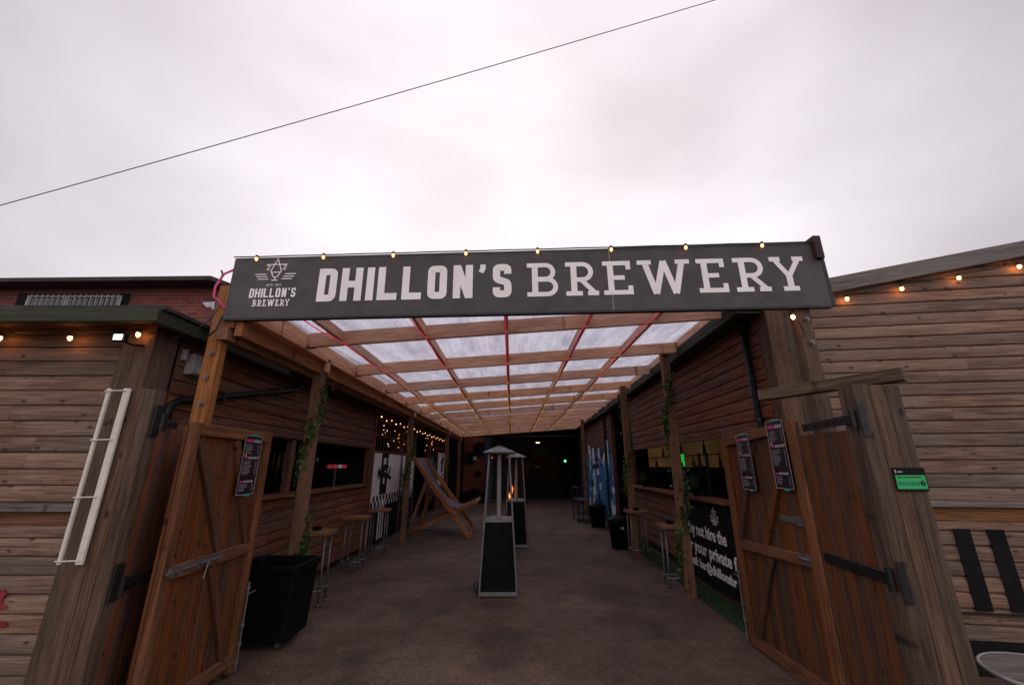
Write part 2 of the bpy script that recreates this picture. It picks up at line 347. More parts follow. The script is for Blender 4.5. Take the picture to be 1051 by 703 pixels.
def tag(o, label, cat, group=None, kind=None):
    if label: o['label'] = label
    if cat: o['category'] = cat
    if group: o['group'] = group
    if kind: o['kind'] = kind
    return o
def thing(name, loc, label, cat, group=None):
    o = bpy.data.objects.new(name, None); o.empty_display_size = .1; SC.collection.objects.link(o); o.location = loc
    return tag(o, label, cat, group)
def copy_tree(o, parent=None):
    c = o.copy(); SC.collection.objects.link(c); c.parent = parent
    for ch in list(o.children): copy_tree(ch, c)
    return c
def frame(o, u, n=None, v=(0, 0, 1)):
    o, u, v = Vector(o), Vector(u).normalized(), Vector(v).normalized(); nn = u.cross(v).normalized(); v2 = nn.cross(u).normalized() if n is None else v
    return (o, u, v2, nn)      # n = u x v points at whoever sees u run rightwards
def text(T, s, size, a, b, mat, parent, name='lettering', ext=.001, fat=0., width=None, d=.003, center=False, label=None):
    cu = bpy.data.curves.new('t', 'FONT'); cu.body = s; cu.size = size; cu.extrude = ext; cu.offset = fat; cu.resolution_u = 3
    ob = bpy.data.objects.new('t', cu); SC.collection.objects.link(ob); dg = bpy.context.evaluated_depsgraph_get(); dg.update()
    me = bpy.data.meshes.new_from_object(ob.evaluated_get(dg)); bpy.data.objects.remove(ob); bpy.data.curves.remove(cu)
    xs = [v.co.x for v in me.vertices]; sx = width/(max(xs)-min(xs)) if width else 1; x0 = min(xs)
    if center: a = a-(max(xs)-min(xs))*sx/2
    o, u, v, n = T; off = Vector((0, 0, 0)); q = parent
    while q is not None: off += q.location; q = q.parent
    for vt in me.vertices: c = vt.co.copy(); vt.co = o+u*(a+(c.x-x0)*sx)+v*(b+c.y)+n*(d+c.z)-off
    me.materials.clear(); me.materials.append(M[mat]); me.name = name
    me.update(); r = bpy.data.objects.new(name, me); SC.collection.objects.link(r); r.parent = parent; return r
PROF = lambda h: [(0, 0), (0, h-.004), (.010, h-.006), (.012, h-.018), (.021, h-.030), (.024, h*.5), (.022, .012), (.016, .002)]
def cladding(mb, p0, p1, z0, z1, h=.135, openings=(), topfn=None, side=1, jl=(2.4, 3.9), slant=None):
    """horizontal boards between two plan points; openings are (s0,s1,za,zb); boards butt at random joints"""
    p0, p1 = Vector((*p0, 0)), Vector((*p1, 0)); d = (p1-p0); Ln = d.length; d.normalize(); z = z0
    nrm = Vector((d.y, -d.x, 0))*side
    while z < z1-.01:
        hh = min(h, z1-z) if z1-z < h*1.4 else h
        cuts = [0]; x = random.uniform(.5, jl[1])
        while x < Ln: cuts.append(x); x += random.uniform(*jl)
        cuts.append(Ln); segs = []
        for a, b in zip(cuts, cuts[1:]):
            parts = [(a, b)]
            for s0, s1, za, zb in openings:
                if z+hh*.5 > za and z+hh*.5 < zb:
                    np_ = []
                    for u, w in parts:
                        if w <= s0 or u >= s1: np_.append((u, w))
                        else:
                            if u < s0: np_.append((u, s0))
                            if w > s1: np_.append((s1, w))
                    parts = np_
            segs += parts
        for a, b in segs:
            if topfn:
                # first s where the board's foot lies under the sloping top
                a2 = topfn(z); a = max(a, a2)
            if b-a < .03: continue
            g = .0015 if a > 0 else 0; wob = random.uniform(-.0015, .0015)
            prof = [(n_, zz) for n_, zz in PROF(hh)]
            P = p0+d*(a+g); Q = p0+d*(b-g); vs = []; wc = []
            for e, s_ in ((P, a), (Q, b)):
                for n_, zz in prof: vs.append(e+nrm*(n_+wob)+Vector((0, 0, z+zz))); wc.append((s_, zz, n_))
            k = len(prof); fs = [list(range(k)), list(range(k, 2*k))[::-1]]+[[i, k+i, k+(i+1) % k, (i+1) % k] for i in range(k)]
            mb.add(vs, fs if side > 0 else [f[::-1] for f in fs], wc)
        z += hh
    return mb
# ---------------------------------------------------------------- ground
g = MB(); g.add([(-300, -300, 0), (300, -300, 0), (300, 300, 0), (-300, 300, 0)], [[0, 1, 2, 3]]); tag(g.build('ground', 'asphalt'), None, None, kind='structure')
gm = MB()
for i in range(2600):
    y = random.uniform(3.6, 20); x = random.uniform(-2.6, 2.5); 
    if random.random() < .5: x = random.choice((-1, 1))*random.uniform(1.7, 2.6)
    k = random.uniform(.002, .007)*(1 if random.random() < .9 else 1.8); a = random.uniform(0, 3)
    P = [(x+k*math.cos(a+q*1.257)*random.uniform(.7, 1.2), y+k*math.sin(a+q*1.257)*random.uniform(.7, 1.2)) for q in range(5)]
    gm.add([(p, q, -.001) for p, q in P]+[(x, y, k*.8)], [[0, 1, 5], [1, 2, 5], [2, 3, 5], [3, 4, 5], [4, 0, 5]])
tag(gm.build('grit', 'gritmat'), 'loose grit and small stones scattered over the passage floor', 'grit', kind='stuff')
# artificial grass along the foot of the right bar
tf = MB()
for i in range(9000):
    y = random.uniform(4.6, 10.6); x = random.uniform(2.52+.035*(y-4.6), 2.86+.035*(y-4.6)); hh = random.uniform(.012, .03); a = random.uniform(0, 6.28); w = .004
    c, s_ = math.cos(a)*w, math.sin(a)*w; lx, ly = random.uniform(-.01, .01), random.uniform(-.01, .01)
    tf.add([(x-c, y-s_, 0), (x+c, y+s_, 0), (x+lx, y+ly, hh)], [[0, 1, 2]])
tf.add([(2.52, 4.6, .004), (2.86, 4.6, .004), (3.07, 10.6, .004), (2.73, 10.6, .004)], [[0, 1, 2, 3]])
tag(tf.build('grass', 'turf'), 'strip of green artificial grass at the foot of the right bar', 'grass', kind='stuff')

# ---------------------------------------------------------------- left bar building
LX = -3.2
lb = thing('bar_building', (-5, 5, 0), 'timber clad bar on the left with mossy flat roof edge', 'building')
m = MB(); cladding(m, (-10, 3.6), (-3.40, 3.6), 0, 2.95, .133)
cladding  # noqa
m.build('front_wall', 'weathered', lb)
m = MB(); cladding(m, (LX, 3.75), (LX, 9.55), .10, 2.96, .135, openings=[(1.0, 5.7, 1.38, 2.12)], side=1)
m.build('side_wall', 'stained', lb)
m = MB(); m.box((-3.45, 3.44, 0), (-3.17, 3.70, 2.98)); m.build('corner_post', 'postwood', lb)
m = MB(); m.box((-10, 3.48, 1.40), (-3.46, 3.60, 1.455)); m.build('ledge', 'greyboard', lb)
m = MB(); m.box((-10, 3.565, 1.29), (-3.46, 3.585, 1.398)); m.build('batten', 'fresh', lb)
m = MB(); m.box((LX-.18, 4.75, 1.335), (LX+.10, 9.5, 1.38)); m.build('counter', 'stained', lb)
m = MB()
for y in (4.72, 6.18, 9.5): m.box((LX-.10, y-.05, 1.38), (LX-.01, y+.05, 2.14))
m.box((LX-.1, 4.7, 2.12), (LX-.01, 9.5, 2.19)); m.build('hatch_frame', 'stained', lb)
m = MB()      # fascia running along the front then back along the passage
m.box((-10, 3.18, 2.90), (-2.96, 3.24, 3.01)); m.box((-3.02, 3.24, 2.90), (-2.96, 5.3, 3.01)); m.build('fascia', 'mossy', lb)
m = MB(); m.box((-10, 3.2, 3.012), (-2.93, 21, 3.05)); m.build('roof', 'roofdark', lb)
m = MB(); m.box((-10, 3.24, 2.94), (-3.02, 21, 2.96)); m.build('soffit', 'darkboard', lb)
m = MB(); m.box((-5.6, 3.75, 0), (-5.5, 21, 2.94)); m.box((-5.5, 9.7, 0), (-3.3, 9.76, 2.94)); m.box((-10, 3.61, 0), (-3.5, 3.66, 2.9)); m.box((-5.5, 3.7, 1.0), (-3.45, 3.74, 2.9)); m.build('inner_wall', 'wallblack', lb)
m = MB(); m.box((-5.45, 4.8, .9), (-5.2, 9.3, .96)); m.box((-5.49, 4.8, 1.7), (-5.25, 9.3, 1.73)); m.build('back_shelf', 'darkboard', lb)
# red paint marks low on the front wall
T = frame((-4.42, 3.574, .40), (1, 0, 0)); m = MB()
for b0, b1, a1 in ((.38, .43, .52), (.29, .33, .56), (.17, .22, .60), (.03, .08, .58), (-.09, -.04, .50)):
    m.slab(T, [(-.4, b0), (a1-.05, b0+.005), (a1, b0+.02), (a1-.03, b1), (-.4, b1)], 0, .006)
m.rect(T, .42, .30, .50, .42, .001, .007); m.rect(T, .0, .05, .08, .2, .001, .007)
m.build('red_paint_mark', 'redpaint', lb)
# lattice end of the bar along the passage
m = MB(); X0 = LX
ys = [9.65, 12.2, 13.7]
for y in (9.62, 12.15, 13.75, 16.2, 17.9, 20.4): m.box((X0-.05, y-.05, 0), (X0+.05, y+.05, 2.9))
for a, b in ((9.67, 12.1), (12.2, 13.7), (16.25, 17.85), (17.95, 20.35)):
    for z in (2.08, 2.45, 2.82): m.box((X0-.02, a, z-.02), (X0+.02, b, z+.02))
    y = a+.16
    while y < b-.06: m.box((X0-.04, y-.014, 2.06), (X0-.022, y+.014, 2.84)); y += .24
m.box((X0-.03, 13.8, 2.86), (X0+.03, 16.15, 2.93)); m.build('lattice', 'stained', lb)
m = MB(); m.box((X0-.06, 17.95, .86), (X0+.12, 20.35, .92)); m.box((X0-.03, 17.95, 0), (X0+.02, 20.35, .84)); m.build('low_wall', 'stained', lb)
def mural_panel(y0, y1, z0, z1, motif):
    e = thing('painted_panel', (X0+.03, (y0+y1)/2, z0), motif[0], 'mural'); T = frame((X0+.03, y0, z0), (0, 1, 0)); w = y1-y0; h = z1-z0
    m = MB(); m.rect(T, 0, 0, w, h, -.02, .008); m.build('board', 'panelwhite', e)
    m = MB()
    if motif[1] == 1:
        m.rect(T, 0, 0, w, .78, .009, .012); k = 0; a = 0; s_ = .125
        while a < w-.01:
            b1 = min(w, a+s_); m.rect(T, a, .78+(s_ if k % 2 else 0), b1, .78+(2*s_ if k % 2 else s_), .009, .0125)
            a += s_; k += 1
        if motif[2]: m.rect(T, .55, 1.04, 1.10, h, .009, .012)
        m.build('black_paint', 'panelblack', e)
        if motif[2]:    # white aircraft figure on the black band and its trailing stripes
            m = MB(); c = .82; T2 = (T[0]+T[1]*c, T[1], T[2], T[3])
            m.slab(T2, [(-.04, 1.28), (.05, 1.28), (.12, 1.55), (.05, 1.66), (-.06, 1.62), (-.1, 1.5)], .013, .016)
            m.slab(T2, [(-.12, 1.72), (.09, 1.75), (.12, 1.90), (-.09, 1.88)], .013, .016)
            m.rect(T2, -.20, .05, -.12, .92, .013, .016); m.rect(T2, -.03, .05, .05, .92, .013, .016); m.rect(T2, .15, .05, .22, .92, .013, .016)
            m.build('white_paint', 'panelwhite', e)
            m = MB()
            m.slab(T2, [(-.52, 1.52), (-.30, 1.44), (.30, 1.40), (.62, 1.36), (.60, 1.44), (.30, 1.50), (-.1, 1.58), (-.48, 1.60)], .017, .019)
            m.slab(T2, [(.30, 1.5), (.50, 1.72), (.52, 1.60), (.42, 1.48)], .0175, .0195); m.slab(T2, [(-.1, 1.56), (.35, 1.66), (.33, 1.71), (-.1, 1.63)], .018, .020)
            m.stroke(T2, [(-.42+.1*math.cos(i*.7), 1.53+.13*math.sin(i*.7)) for i in range(9)], .02, .0175, .0205, True)
            m.build('figure', 'panelblack', e)
    else:
        m.slab(T, [(w*.42, .5), (w*.62, .55), (w*.66, .95), (w*.8, 1.15), (w*.62, 1.2), (w*.6, 1.55), (w*.48, 1.1), (w*.3, .95), (w*.46, .85)], .009, .012)
        m.rect(T, w*.45, .2, w*.58, .42, .009, .012); m.build('black_figure', 'panelblack', e)
mural_panel(9.72, 12.05, .05, 2.04, ('black and white chequered panel with aircraft figure behind the nearest left stools', 1, True))
mural_panel(12.25, 13.65, .05, 2.04, ('smaller black and white chequered panel behind the giant deckchair', 1, False))
mural_panel(18.2, 20.0, .95, 2.3, ('white poster with black figure at the far end of the left lattice', 2))
e = thing('painted_panel', (X0+.03, 17, 0), 'narrow multicoloured painted panel past the deckchair on the left', 'mural'); T = frame((X0+.03, 16.3, .3), (0, 1, 0))
m = MB().mat('panelblack'); m.rect(T, 0, 0, 1.5, 1.9, -.02, .006)
for i in range(70):
    m.mat(random.choice(['brightblue', 'ochre', 'pink', 'teal', 'skyblue', 'muralyellow'])); a, b = random.uniform(.1, 1.3), random.uniform(.2, 1.7); r = random.uniform(.03, .1)
    m.slab(T, [(a+r*math.cos(q)*random.uniform(.6, 1.2), b+r*math.sin(q)*1.5) for q in (0, 1, 2.1, 3.2, 4.2, 5.2)], .007+i*.0002, .0075+i*.0002)
m.build('board', None, e)
def nails(parent, P0, U, NN, s0, s1, z0, z1, h, mx_=None):
    m = MB(); z = z0+h*.28
    while z < z1:
        q = s0+.12
        while q < s1:
            if mx_ is None or mx_(z) < q:
                c = P0+U*(q+random.uniform(-.015, .015))+Vector((0, 0, z+random.uniform(-.006, .006))); m.cyl(c+NN*.0215, c+NN*.0255, .0042, None, 6)
            q += .58
        z += h
    o = m.build('nail_heads', 'nail', parent); o['kind'] = 'stuff'
nails(lb, Vector((-9, 3.6, 0)), Vector((1, 0, 0)), Vector((0, -1, 0)), 3.2, 5.5, 0, 2.9, .133)
# things in the left bar
m = MB(); e = thing('beer_tap', (-3.55, 8.55, 1.38), 'chrome bar tap rail with four red and white lit badges in left hatch', 'beer taps')
m.cyl((-3.55, 8.55, 1.3), (-3.55, 8.55, 1.72), .022); m.cyl((-3.55, 8.1, 1.74), (-3.55, 9.0, 1.74), .024); m.build('rail', 'steel', e)
for k in range(4):
    y = 8.16+k*.24; m = MB(); m.cyl((-3.53, y, 1.74), (-3.47, y, 1.74), .036, None, 14); m.build('badge', 'tapred' if k != 2 else 'tapwhite', e)
    m = MB(); m.cyl((-3.55, y, 1.66), (-3.55, y, 1.86), .010, .016); m.build('handle', 'blackmetal', e)
for k in range(7):
    y = 7.55+k*.17; z = 2.0; r = .028
    m = MB(); m.lathe((-4.6, y*1.08, 1.58), [(.03, .42), (.034, .40), (.034, .14), (.012, .08), (.010, 0)], 10)
    tag(m.build('bottle', 'bottlered' if k in (0, 5) else 'bottleamber', None, True), 'spirit bottle hanging upside down at the back of the left bar', 'bottle', 'optic bottles in left bar')

# ---------------------------------------------------------------- right bar building
def RW(s): return Vector((2.87+.035*s, 4.47+s, 0))          # passage wall, plan
rb = thing('bar_building', (5, 6, 0), 'timber clad bar on the right with sloping grey verge and banner below its counter', 'building')
A = RW(0); B = RW(6.5)
m = MB(); cladding(m, (B.x, B.y), (A.x, A.y), .16, 3.42, .14, openings=[(.02, 5.25, 1.30, 2.19)], side=1); m.build('side_wall', 'stained', rb)
FU = Vector((.99, -.141, 0)).normalized(); FO = Vector((2.87, 4.42, 0))   # front wall
def vz(s): return 3.50+.155*s                                 # verge bottom
m = MB(); cladding(m, (FO.x+FU.x*.38, FO.y+FU.y*.38), (FO.x+FU.x*8, FO.y+FU.y*8), .26, 4.6, .129, topfn=lambda z: max(0, (z-3.50)/.155-.38)); m.build('front_wall', 'weathered', rb)
nF = Vector((FU.y, -FU.x, 0))
m = MB(); p = FO+nF*.06
m.box((2.86, 4.30, 0), (3.06, 4.50, 3.55)); m.box((3.065, 4.33, 0), (3.27, 4.44, 3.6)); m.build('corner_post', 'postwood', rb)
nails(rb, FO, FU, nF, .45, 3.6, .26, 4.2, .129, lambda z: max(0, (z-3.50)/.155))
m = MB(); q = FO+nF*.10; m.beam((q.x-FU.x*.45, q.y-FU.y*.45, vz(-.45)+.085), (q.x+FU.x*8, q.y+FU.y*8, vz(8)+.085), .04, .175, (0, 0, 1), .006); m.build('verge_board', 'greyboard', rb)
m = MB(); m.slab(frame(FO-nF*.02, FU), [(.3, 0), (8, 0), (8, 4.7), (.3, 3.52)], -.03, 0); m.build('backing', 'wallblack', rb)
m = MB(); q = FO+nF*.05; m.beam((q.x+FU.x*.4, q.y+FU.y*.4, 1.40), (q.x+FU.x*8, q.y+FU.y*8, 1.40), .09, .05); m.build('ledge', 'greyboard', rb)
m = MB(); q = FO+nF*.022; m.beam((q.x+FU.x*.4, q.y+FU.y*.4, 1.31), (q.x+FU.x*8, q.y+FU.y*8, 1.31), .02, .12); m.build('batten', 'fresh', rb)
m = MB(); T = frame(FO+nF*.027, FU)
for a in (1.33, 1.61): m = MB(); m.rect(T, a, .50, a+.14, 1.18, 0, .005); m.build('black_stripe', 'panelblack', rb)
m = MB()
m = MB(); m.rect(T, 1.13, .49, 1.145, 1.2, 0, .02); m.rect(T, 1.13, .475, 3, .49, 0, .02); m.build('hatch_edge', 'blackmetal', rb)
m = MB(); q = FO+nF*.01; m.beam((q.x+FU.x*.4, q.y+FU.y*.4, .13), (q.x+FU.x*8, q.y+FU.y*8, .13), .05, .25); m.build('plinth', 'panelblack', rb)
# fascia and gutter above the passage
m = MB(); a = Vector((2.60, 4.35, 3.50)); b = Vector((3.38, 20.8, 3.52)); m.beam(a, b, .05, .16)
m.beam(a+Vector((.15, 0, -.07)), b+Vector((.15, 0, -.07)), .26, .02); m.build('fascia', 'mossy', rb)
m = MB(); m.add([(2.62, 4.40, 3.56), (10.4, 3.30, 4.76), (10.4, 21, 4.76), (3.3, 21, 3.56), (2.62, 4.40, 3.60), (10.4, 3.30, 4.80), (10.4, 21, 4.80), (3.3, 21, 3.60)], [[0, 1, 2, 3][::-1], [4, 5, 6, 7], [0, 1, 5, 4], [1, 2, 6, 5], [2, 3, 7, 6], [3, 0, 4, 7]]); m.build('roof', 'roofdark', rb)
m = MB(); s0, s1 = .1, 6.45
m.beam(RW(1.2)+Vector((-.02, 0, 1.275)), RW(6.45)+Vector((-.02, 0, 1.275)), .26, .045); m.build('counter', 'stained', rb)
m = MB()
for s_ in (1.2, 6.42): m = MB(); p = RW(s_); m.box((p.x-.03, p.y-.05, 1.3), (p.x+.07, p.y+.05, 2.2)); m.build('hatch_post', 'stained', rb)
m = MB(); m.beam(RW(1.2)+Vector((.03, 0, 2.22)), RW(6.4)+Vector((.03, 0, 2.22)), .06, .06); m.build('hatch_head', 'stained', rb)
for s_ in (6.55, 8.65, 14.4): m = MB(); p = RW(s_); m.box((p.x-.05, p.y-.05, 0), (p.x+.06, p.y+.05, 3.4)); m.build('door_post', 'orange', rb)
m = MB(); a, b = RW(14.3), RW(8.75); cladding(m, (b.x+(a.x-b.x), a.y), (b.x, b.y), 2.3, 3.42, .14); m.build('upper_wall', 'stained', rb)
m = MB(); m.box((5.6, 4.6, 0), (5.7, 21, 3.5)); m.box((3.1, 14, 0), (5.6, 14.06, 3.4))
m.beam(Vector((3.0, 4.56, 0)), Vector((3.0, 4.56, 3.4)), .1, .1)
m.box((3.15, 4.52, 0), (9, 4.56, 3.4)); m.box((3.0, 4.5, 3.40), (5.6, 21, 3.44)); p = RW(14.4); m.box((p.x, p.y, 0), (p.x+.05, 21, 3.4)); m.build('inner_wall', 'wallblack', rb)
m = MB(); m.box((4.20, 8.0, 1.72), (4.25, 13.0, 2.30)); m.build('backlit_panel', 'backlit', rb)
m = MB(); m.box((3.95, 7.5, 1.60), (4.26, 13.0, 1.68)); m.build('back_shelf', 'panelblack', rb)
m = MB(); m.box((4.08, 8.0, 1.97), (4.19, 13.0, 1.985)); m.build('back_shelf', 'panelblack', rb)
# black sign banner under the counter
bn = thing('banner', RW(2.0)+Vector((-.05, 0, .1)), 'black banner with white lettering about private hire under the right counter', 'banner')
pa, pb = RW(3.35), RW(.45); u = (pb-pa); T = frame(pa+Vector((-.045, 0, .12)), u); bw = u.length
m = MB(); m.rect(T, 0, 0, bw, 1.13, -.004, .003); m.build('cloth', 'panelblack', bn)
text(T, 'Why not hire the', .235, .34, .60, 'lettering', bn, fat=.006, width=1.50, d=.005)
text(T, 'for your private f', .235, .30, .345, 'lettering', bn, fat=.006, width=1.76, d=.005)
text(T, 'email: bar@dhillonsbr', .17, .34, .14, 'lettering', bn, fat=.005, width=1.64, d=.005)
def emblem(T, parent, cx, by, s, mat='lettering', d=.004, words=True):
    """kite shaped glass and aircraft mark: s is the height of the figure"""
    o, u, v, n = T; E = (o+u*cx+v*by, u*s, v*s, n); m = MB()
    w = .026*1.5
    m.stroke(E, [(0, 1.0), (-.22, .42), (-.10, .18), (0, .12), (.10, .18), (.22, .42)], w, d, d+.002, True)
    m.stroke(E, [(-.44, .72), (.44, .72)], w, d, d+.0024); m.stroke(E, [(-.19, .36), (.19, .36)], w, d, d+.0028)
    m.stroke(E, [(0, .12), (0, -.0)], w, d, d+.0024); m.stroke(E, [(-.14, 0), (.14, 0)], w, d, d+.0028)
    for i, (y, a, b) in enumerate(((.28, -.86, -.40), (.17, -.80, -.34), (.06, -.72, -.28))):
        m.stroke(E, [(a, y), (b, y)], w, d, d+.002); m.stroke(E, [(-b, y), (-a, y)], w, d, d+.002)
    for sx in (-1, 1):
        m.stroke(E, [(sx*.34+x, y) for x, y in ((-.06, .65), (0, .69), (.06, .65), (.05, .60), (-.05, .52), (-.06, .49), (.07, .49))], w*.8, d, d+.0022)
    m.build('emblem', mat, parent)
emblem(T, bn, 1.55, .90, .16, words=False); text(T, "DHILLON'S", .045, 1.55, .86, 'lettering', bn, fat=.001, d=.005, center=True); text(T, 'BREWERY', .03, 1.55, .825, 'lettering', bn, d=.005, center=True)
# things on the right bar
for i, (s_, k) in enumerate(((5.35, 0), (2.4, 1))):
    p = RW(s_)+Vector((-.02, 0, 1.30)); e = thing('potted_plant', p, 'round clipped green plant on the right counter near its %s' % ('far end' if k == 0 else 'ivy clad front post'), 'plant', None)
    m = MB(); m.lathe(p, [(.05, 0), (.065, .09), (.06, .09)], 14); m.build('pot', 'blackplastic', e)
    m = MB(); m.lathe(p+Vector((0, 0, .2)), [(.01, -.11), (.08, -.08), (.11, 0), (.08, .08), (.01, .11)], 12)
    for _ in range(1400):
        v = Vector((random.gauss(0, 1), random.gauss(0, 1), random.gauss(0, 1))).normalized(); c = p+Vector((0, 0, .2))+v*random.uniform(.11, .17)
        t1 = v.cross(Vector((random.random(), random.random(), random.random()))).normalized()*.012; t2 = (v*random.uniform(.2, 1)+v.cross(t1).normalized()*.6)*.018
        m.add([c-t1, c+t2, c+t1, c-t2*.6], [[0, 1, 2, 3]])
    m.build('foliage', 'leafdark', e)
for y, mt, lab in ((8.65, 'tapgreen', 'tall bar tap with glowing green lens in the right hatch'), (7.9, 'steel', 'chrome bar tap beside the green lit one'), (7.6, 'steel', 'chrome bar tap nearest the gate in the right hatch')):
    e = thing('beer_tap', (3.5, y, 1.24), lab, 'beer tap'); m = MB(); m.cyl((3.5, y, 1.24), (3.5, y, 1.74), .022); m.cyl((3.5, y, 1.72), (3.42, y, 1.74), .014); m.build('column', 'blackmetal', e)
    m = MB(); m.box((3.47, y-.025, 1.74), (3.52, y+.025, 1.98)); m.build('lens', mt, e); m = MB(); m.cyl((3.42, y, 1.7), (3.40, y, 1.8), .008, .014); m.build('handle', 'blackmetal', e)
m = MB(); m.box((3.25, 5.2, .95), (3.9, 10.5, 1.24)); m.build('inner_counter', 'panelblack', rb)
for k in range(7):
    y = 8.4+k*.62; m = MB(); m.lathe((4.13, y, [1.68, 1.985][k % 2]), [(.035, 0), (.035, .17), (.012, .23), (.012, .30)], 10)
    tag(m.build('bottle', ['bottlered', 'glassdark', 'bottleamber'][k % 3], None, True), 'bottle standing on the lit back shelf of the right bar', 'bottle', 'bottles on lit back shelf')
# blue mural on the far right wall
a, b = RW(14.3), RW(8.75); pn = thing('painted_panel', b+Vector((-.05, 2, 0)), 'blue and white mural of blocky buildings on the far right wall', 'mural')
T = frame(a+Vector((-.03, 0, .08)), b-a); w = (b-a).length; m = MB().mat('skyblue'); m.rect(T, 0, 0, w, 2.2, -.02, .004)
k = 0
xx = 0
while xx < w-.15:
    cw = random.uniform(.18, .55); zz = 0
    while zz < 2.2:
        ch = random.uniform(.15, .7); top = min(2.2+random.uniform(-.1, .35), zz+ch)
        hi = zz > 1.5
        m.mat(random.choice(['navy', 'navy', 'panelwhite', 'brightblue'] if hi else ['brightblue', 'skyblue', 'skyblue', 'panelwhite', 'navy', 'brightblue'])); k += 1
        m.rect(T, xx+.01, zz+.01, min(w, xx+cw)-.01, top-.01, .005, .0065+.00001*k)
        for _ in range(3):
            if cw > .25 and top-zz > .3:
                m.mat(random.choice(['panelwhite', 'navy', 'skyblue'])); x2 = xx+random.uniform(.04, cw-.14); z2 = random.uniform(zz+.03, top-.16); m.rect(T, x2, z2, x2+random.uniform(.02, .09), z2+random.uniform(.04, .13), .0075, .0085+.00001*k); k += 1
        zz = top
    xx += cw
m.build('board', None, pn)
# downpipe on right corner
dp = thing('downpipe', (2.78, 4.6, 0), 'black plastic downpipe on the corner of the right bar', 'downpipe')
m = MB(); m.tube([(2.80, 4.66, 3.36), (2.80, 4.66, 0)], .036, 14); m.build('pipe', 'pipe', dp, True)
m = MB(); m.lathe((2.80, 4.66, 3.32), [(.036, -.06), (.06, 0), (.085, .04), (.085, .12)], 14); m.build('hopper', 'pipe', dp)
for z in (2.25, 1.0): m = MB(); m.cyl((2.80, 4.66, z-.02), (2.80, 4.66, z+.02), .044); m.box((2.80, 4.65, z-.012), (2.93, 4.67, z+.012)); m.build('bracket', 'blackmetal', dp)

# ---------------------------------------------------------------- brick building behind on the left
bb = thing('brick_building', (-12, 10, 0), 'red brick building with barred window rising behind the left bar roof', 'building')
T = frame((-20, 8, 0), (1, 0, 0)); m = MB()
m.slab(T, [(0, 0), (14.1, 0), (14.1, 5.0), (13.6, 5.42), (0, 5.30)], -.3, 0); m.box((-6.2, 8.02, 0), (-5.9, 20, 4.95)); m.build('wall', 'brick', bb)
m = MB(); m.add([(-20, 7.6, 5.26), (-6.2, 7.6, 5.40), (-5.7, 7.6, 5.22), (-5.7, 20, 5.4), (-20, 20, 5.3), (-20, 7.6, 5.33), (-6.2, 7.6, 5.49), (-5.7, 7.6, 5.30), (-5.6, 20, 5.5), (-20, 20, 5.5)], [[0, 1, 2, 3, 4][::-1], [5, 6, 7, 8, 9], [0, 1, 6, 5], [1, 2, 7, 6], [2, 3, 8, 7], [3, 4, 9, 8], [4, 0, 5, 9]]); m.build('roof', 'roofdark', bb)
wn = MB(); wx0, wx1, wz0, wz1 = -10.25, -8.25, 4.72, 5.20
wn.box((wx0-.25, 7.975, wz0-.1), (wx1+.12, 8.01, wz1+.06)); wf = wn.build('window', 'panelblack', bb)
m = MB(); m.box((wx0, 7.94, wz0), (wx1, 7.97, wz0+.04)); m.box((wx0, 7.94, wz1-.04), (wx1, 7.97, wz1)); m.box((wx0, 7.94, wz0), (wx0+.05, 7.965, wz1)); m.box((wx1-.05, 7.94, wz0), (wx1, 7.965, wz1)); m.box((-9.45, 7.94, wz0), (-9.40, 7.965, wz1)); m.build('frame', 'shutter', wf)
m = MB()
for i in range(17): x = wx0+.1+i*.115; m.cyl((x, 7.93, wz0-.06), (x, 7.93, wz1+.02), .014, None, 6)
m.build('bars', 'shutter', wf)
m = MB(); m.rect(frame((wx0+.05, 7.972, wz0+.04), (1, 0, 0)), 0, 0, wx1-wx0-.1, wz1-wz0-.08, 0, .002); m.build('pane', 'glassdark', wf)
m = MB(); m.tube([(-6.05, 7.7, 5.40), (-6.04, 7.7, 5.58), (-6.08, 7.7, 5.66)], .02, 6); m.build('roof_vent', 'blackmetal', bb)

# ---------------------------------------------------------------- canopy
def rz(x, y=0): return 3.30+.073*x          # underside of the rafters
RY = [4.74+1.6*i for i in range(10)]; 
def xr(y): return 2.62+.048*(y-4.74)
cp = thing('timber_canopy', (0, 12, 0), 'open timber canopy with translucent corrugated roof spanning the passage', 'canopy')
for y in [3.72]+RY+[20.7]:
    m = MB(); a, b = -2.46, xr(y)+.0; m.beam((a, y, rz(a)+.09), (b, y, rz(b)+.09), .05, .18, c=.006); m.build('rafter', 'canopy', cp)
xs = [-2.46, -1.62, -.72, .18, 1.04, 1.88]
YY = [3.72]+RY+[20.7]
PX = [(-2.08, -1.36), (-1.07, -.37), (-.07, .6), (.92, 1.6), (1.78, 2.55)]
for i in range(len(YY)-1):
    y0, y1 = YY[i]+.027, YY[i+1]-.027
    for a, b in PX:
        f = lambda y: a+(b-a)*0*(y-5)/15
        x0, x1 = f(y0), f(y1); m = MB(); m.beam((x0, y0, rz(x0)+.115), (x1, y1, rz(x1)+.115), .045, .125); m.build('noggin', 'canopy', cp)
m = MB()
m.beam((-2.515, 3.66, rz(-2.5)+.075), (-2.515, 20.9, rz(-2.5)+.075), .05, .20); m.build('rim_joist', 'canopy', cp)
m = MB(); m.beam((-2.60, 3.66, 3.02), (-2.60, 20.9, 3.08), .07, .19); m.build('beam', 'golden', cp)
m = MB(); m.beam((-2.72, 3.62, 2.94), (-2.72, 20.9, 3.0), .10, .12); m.build('lower_beam', 'golden', cp)
m = MB(); m.beam((2.60, 3.7, rz(2.6)+.16), (3.36, 20.8, rz(3.3)+.10), .05, .16); m.build('rim_joist', 'canopy', cp)
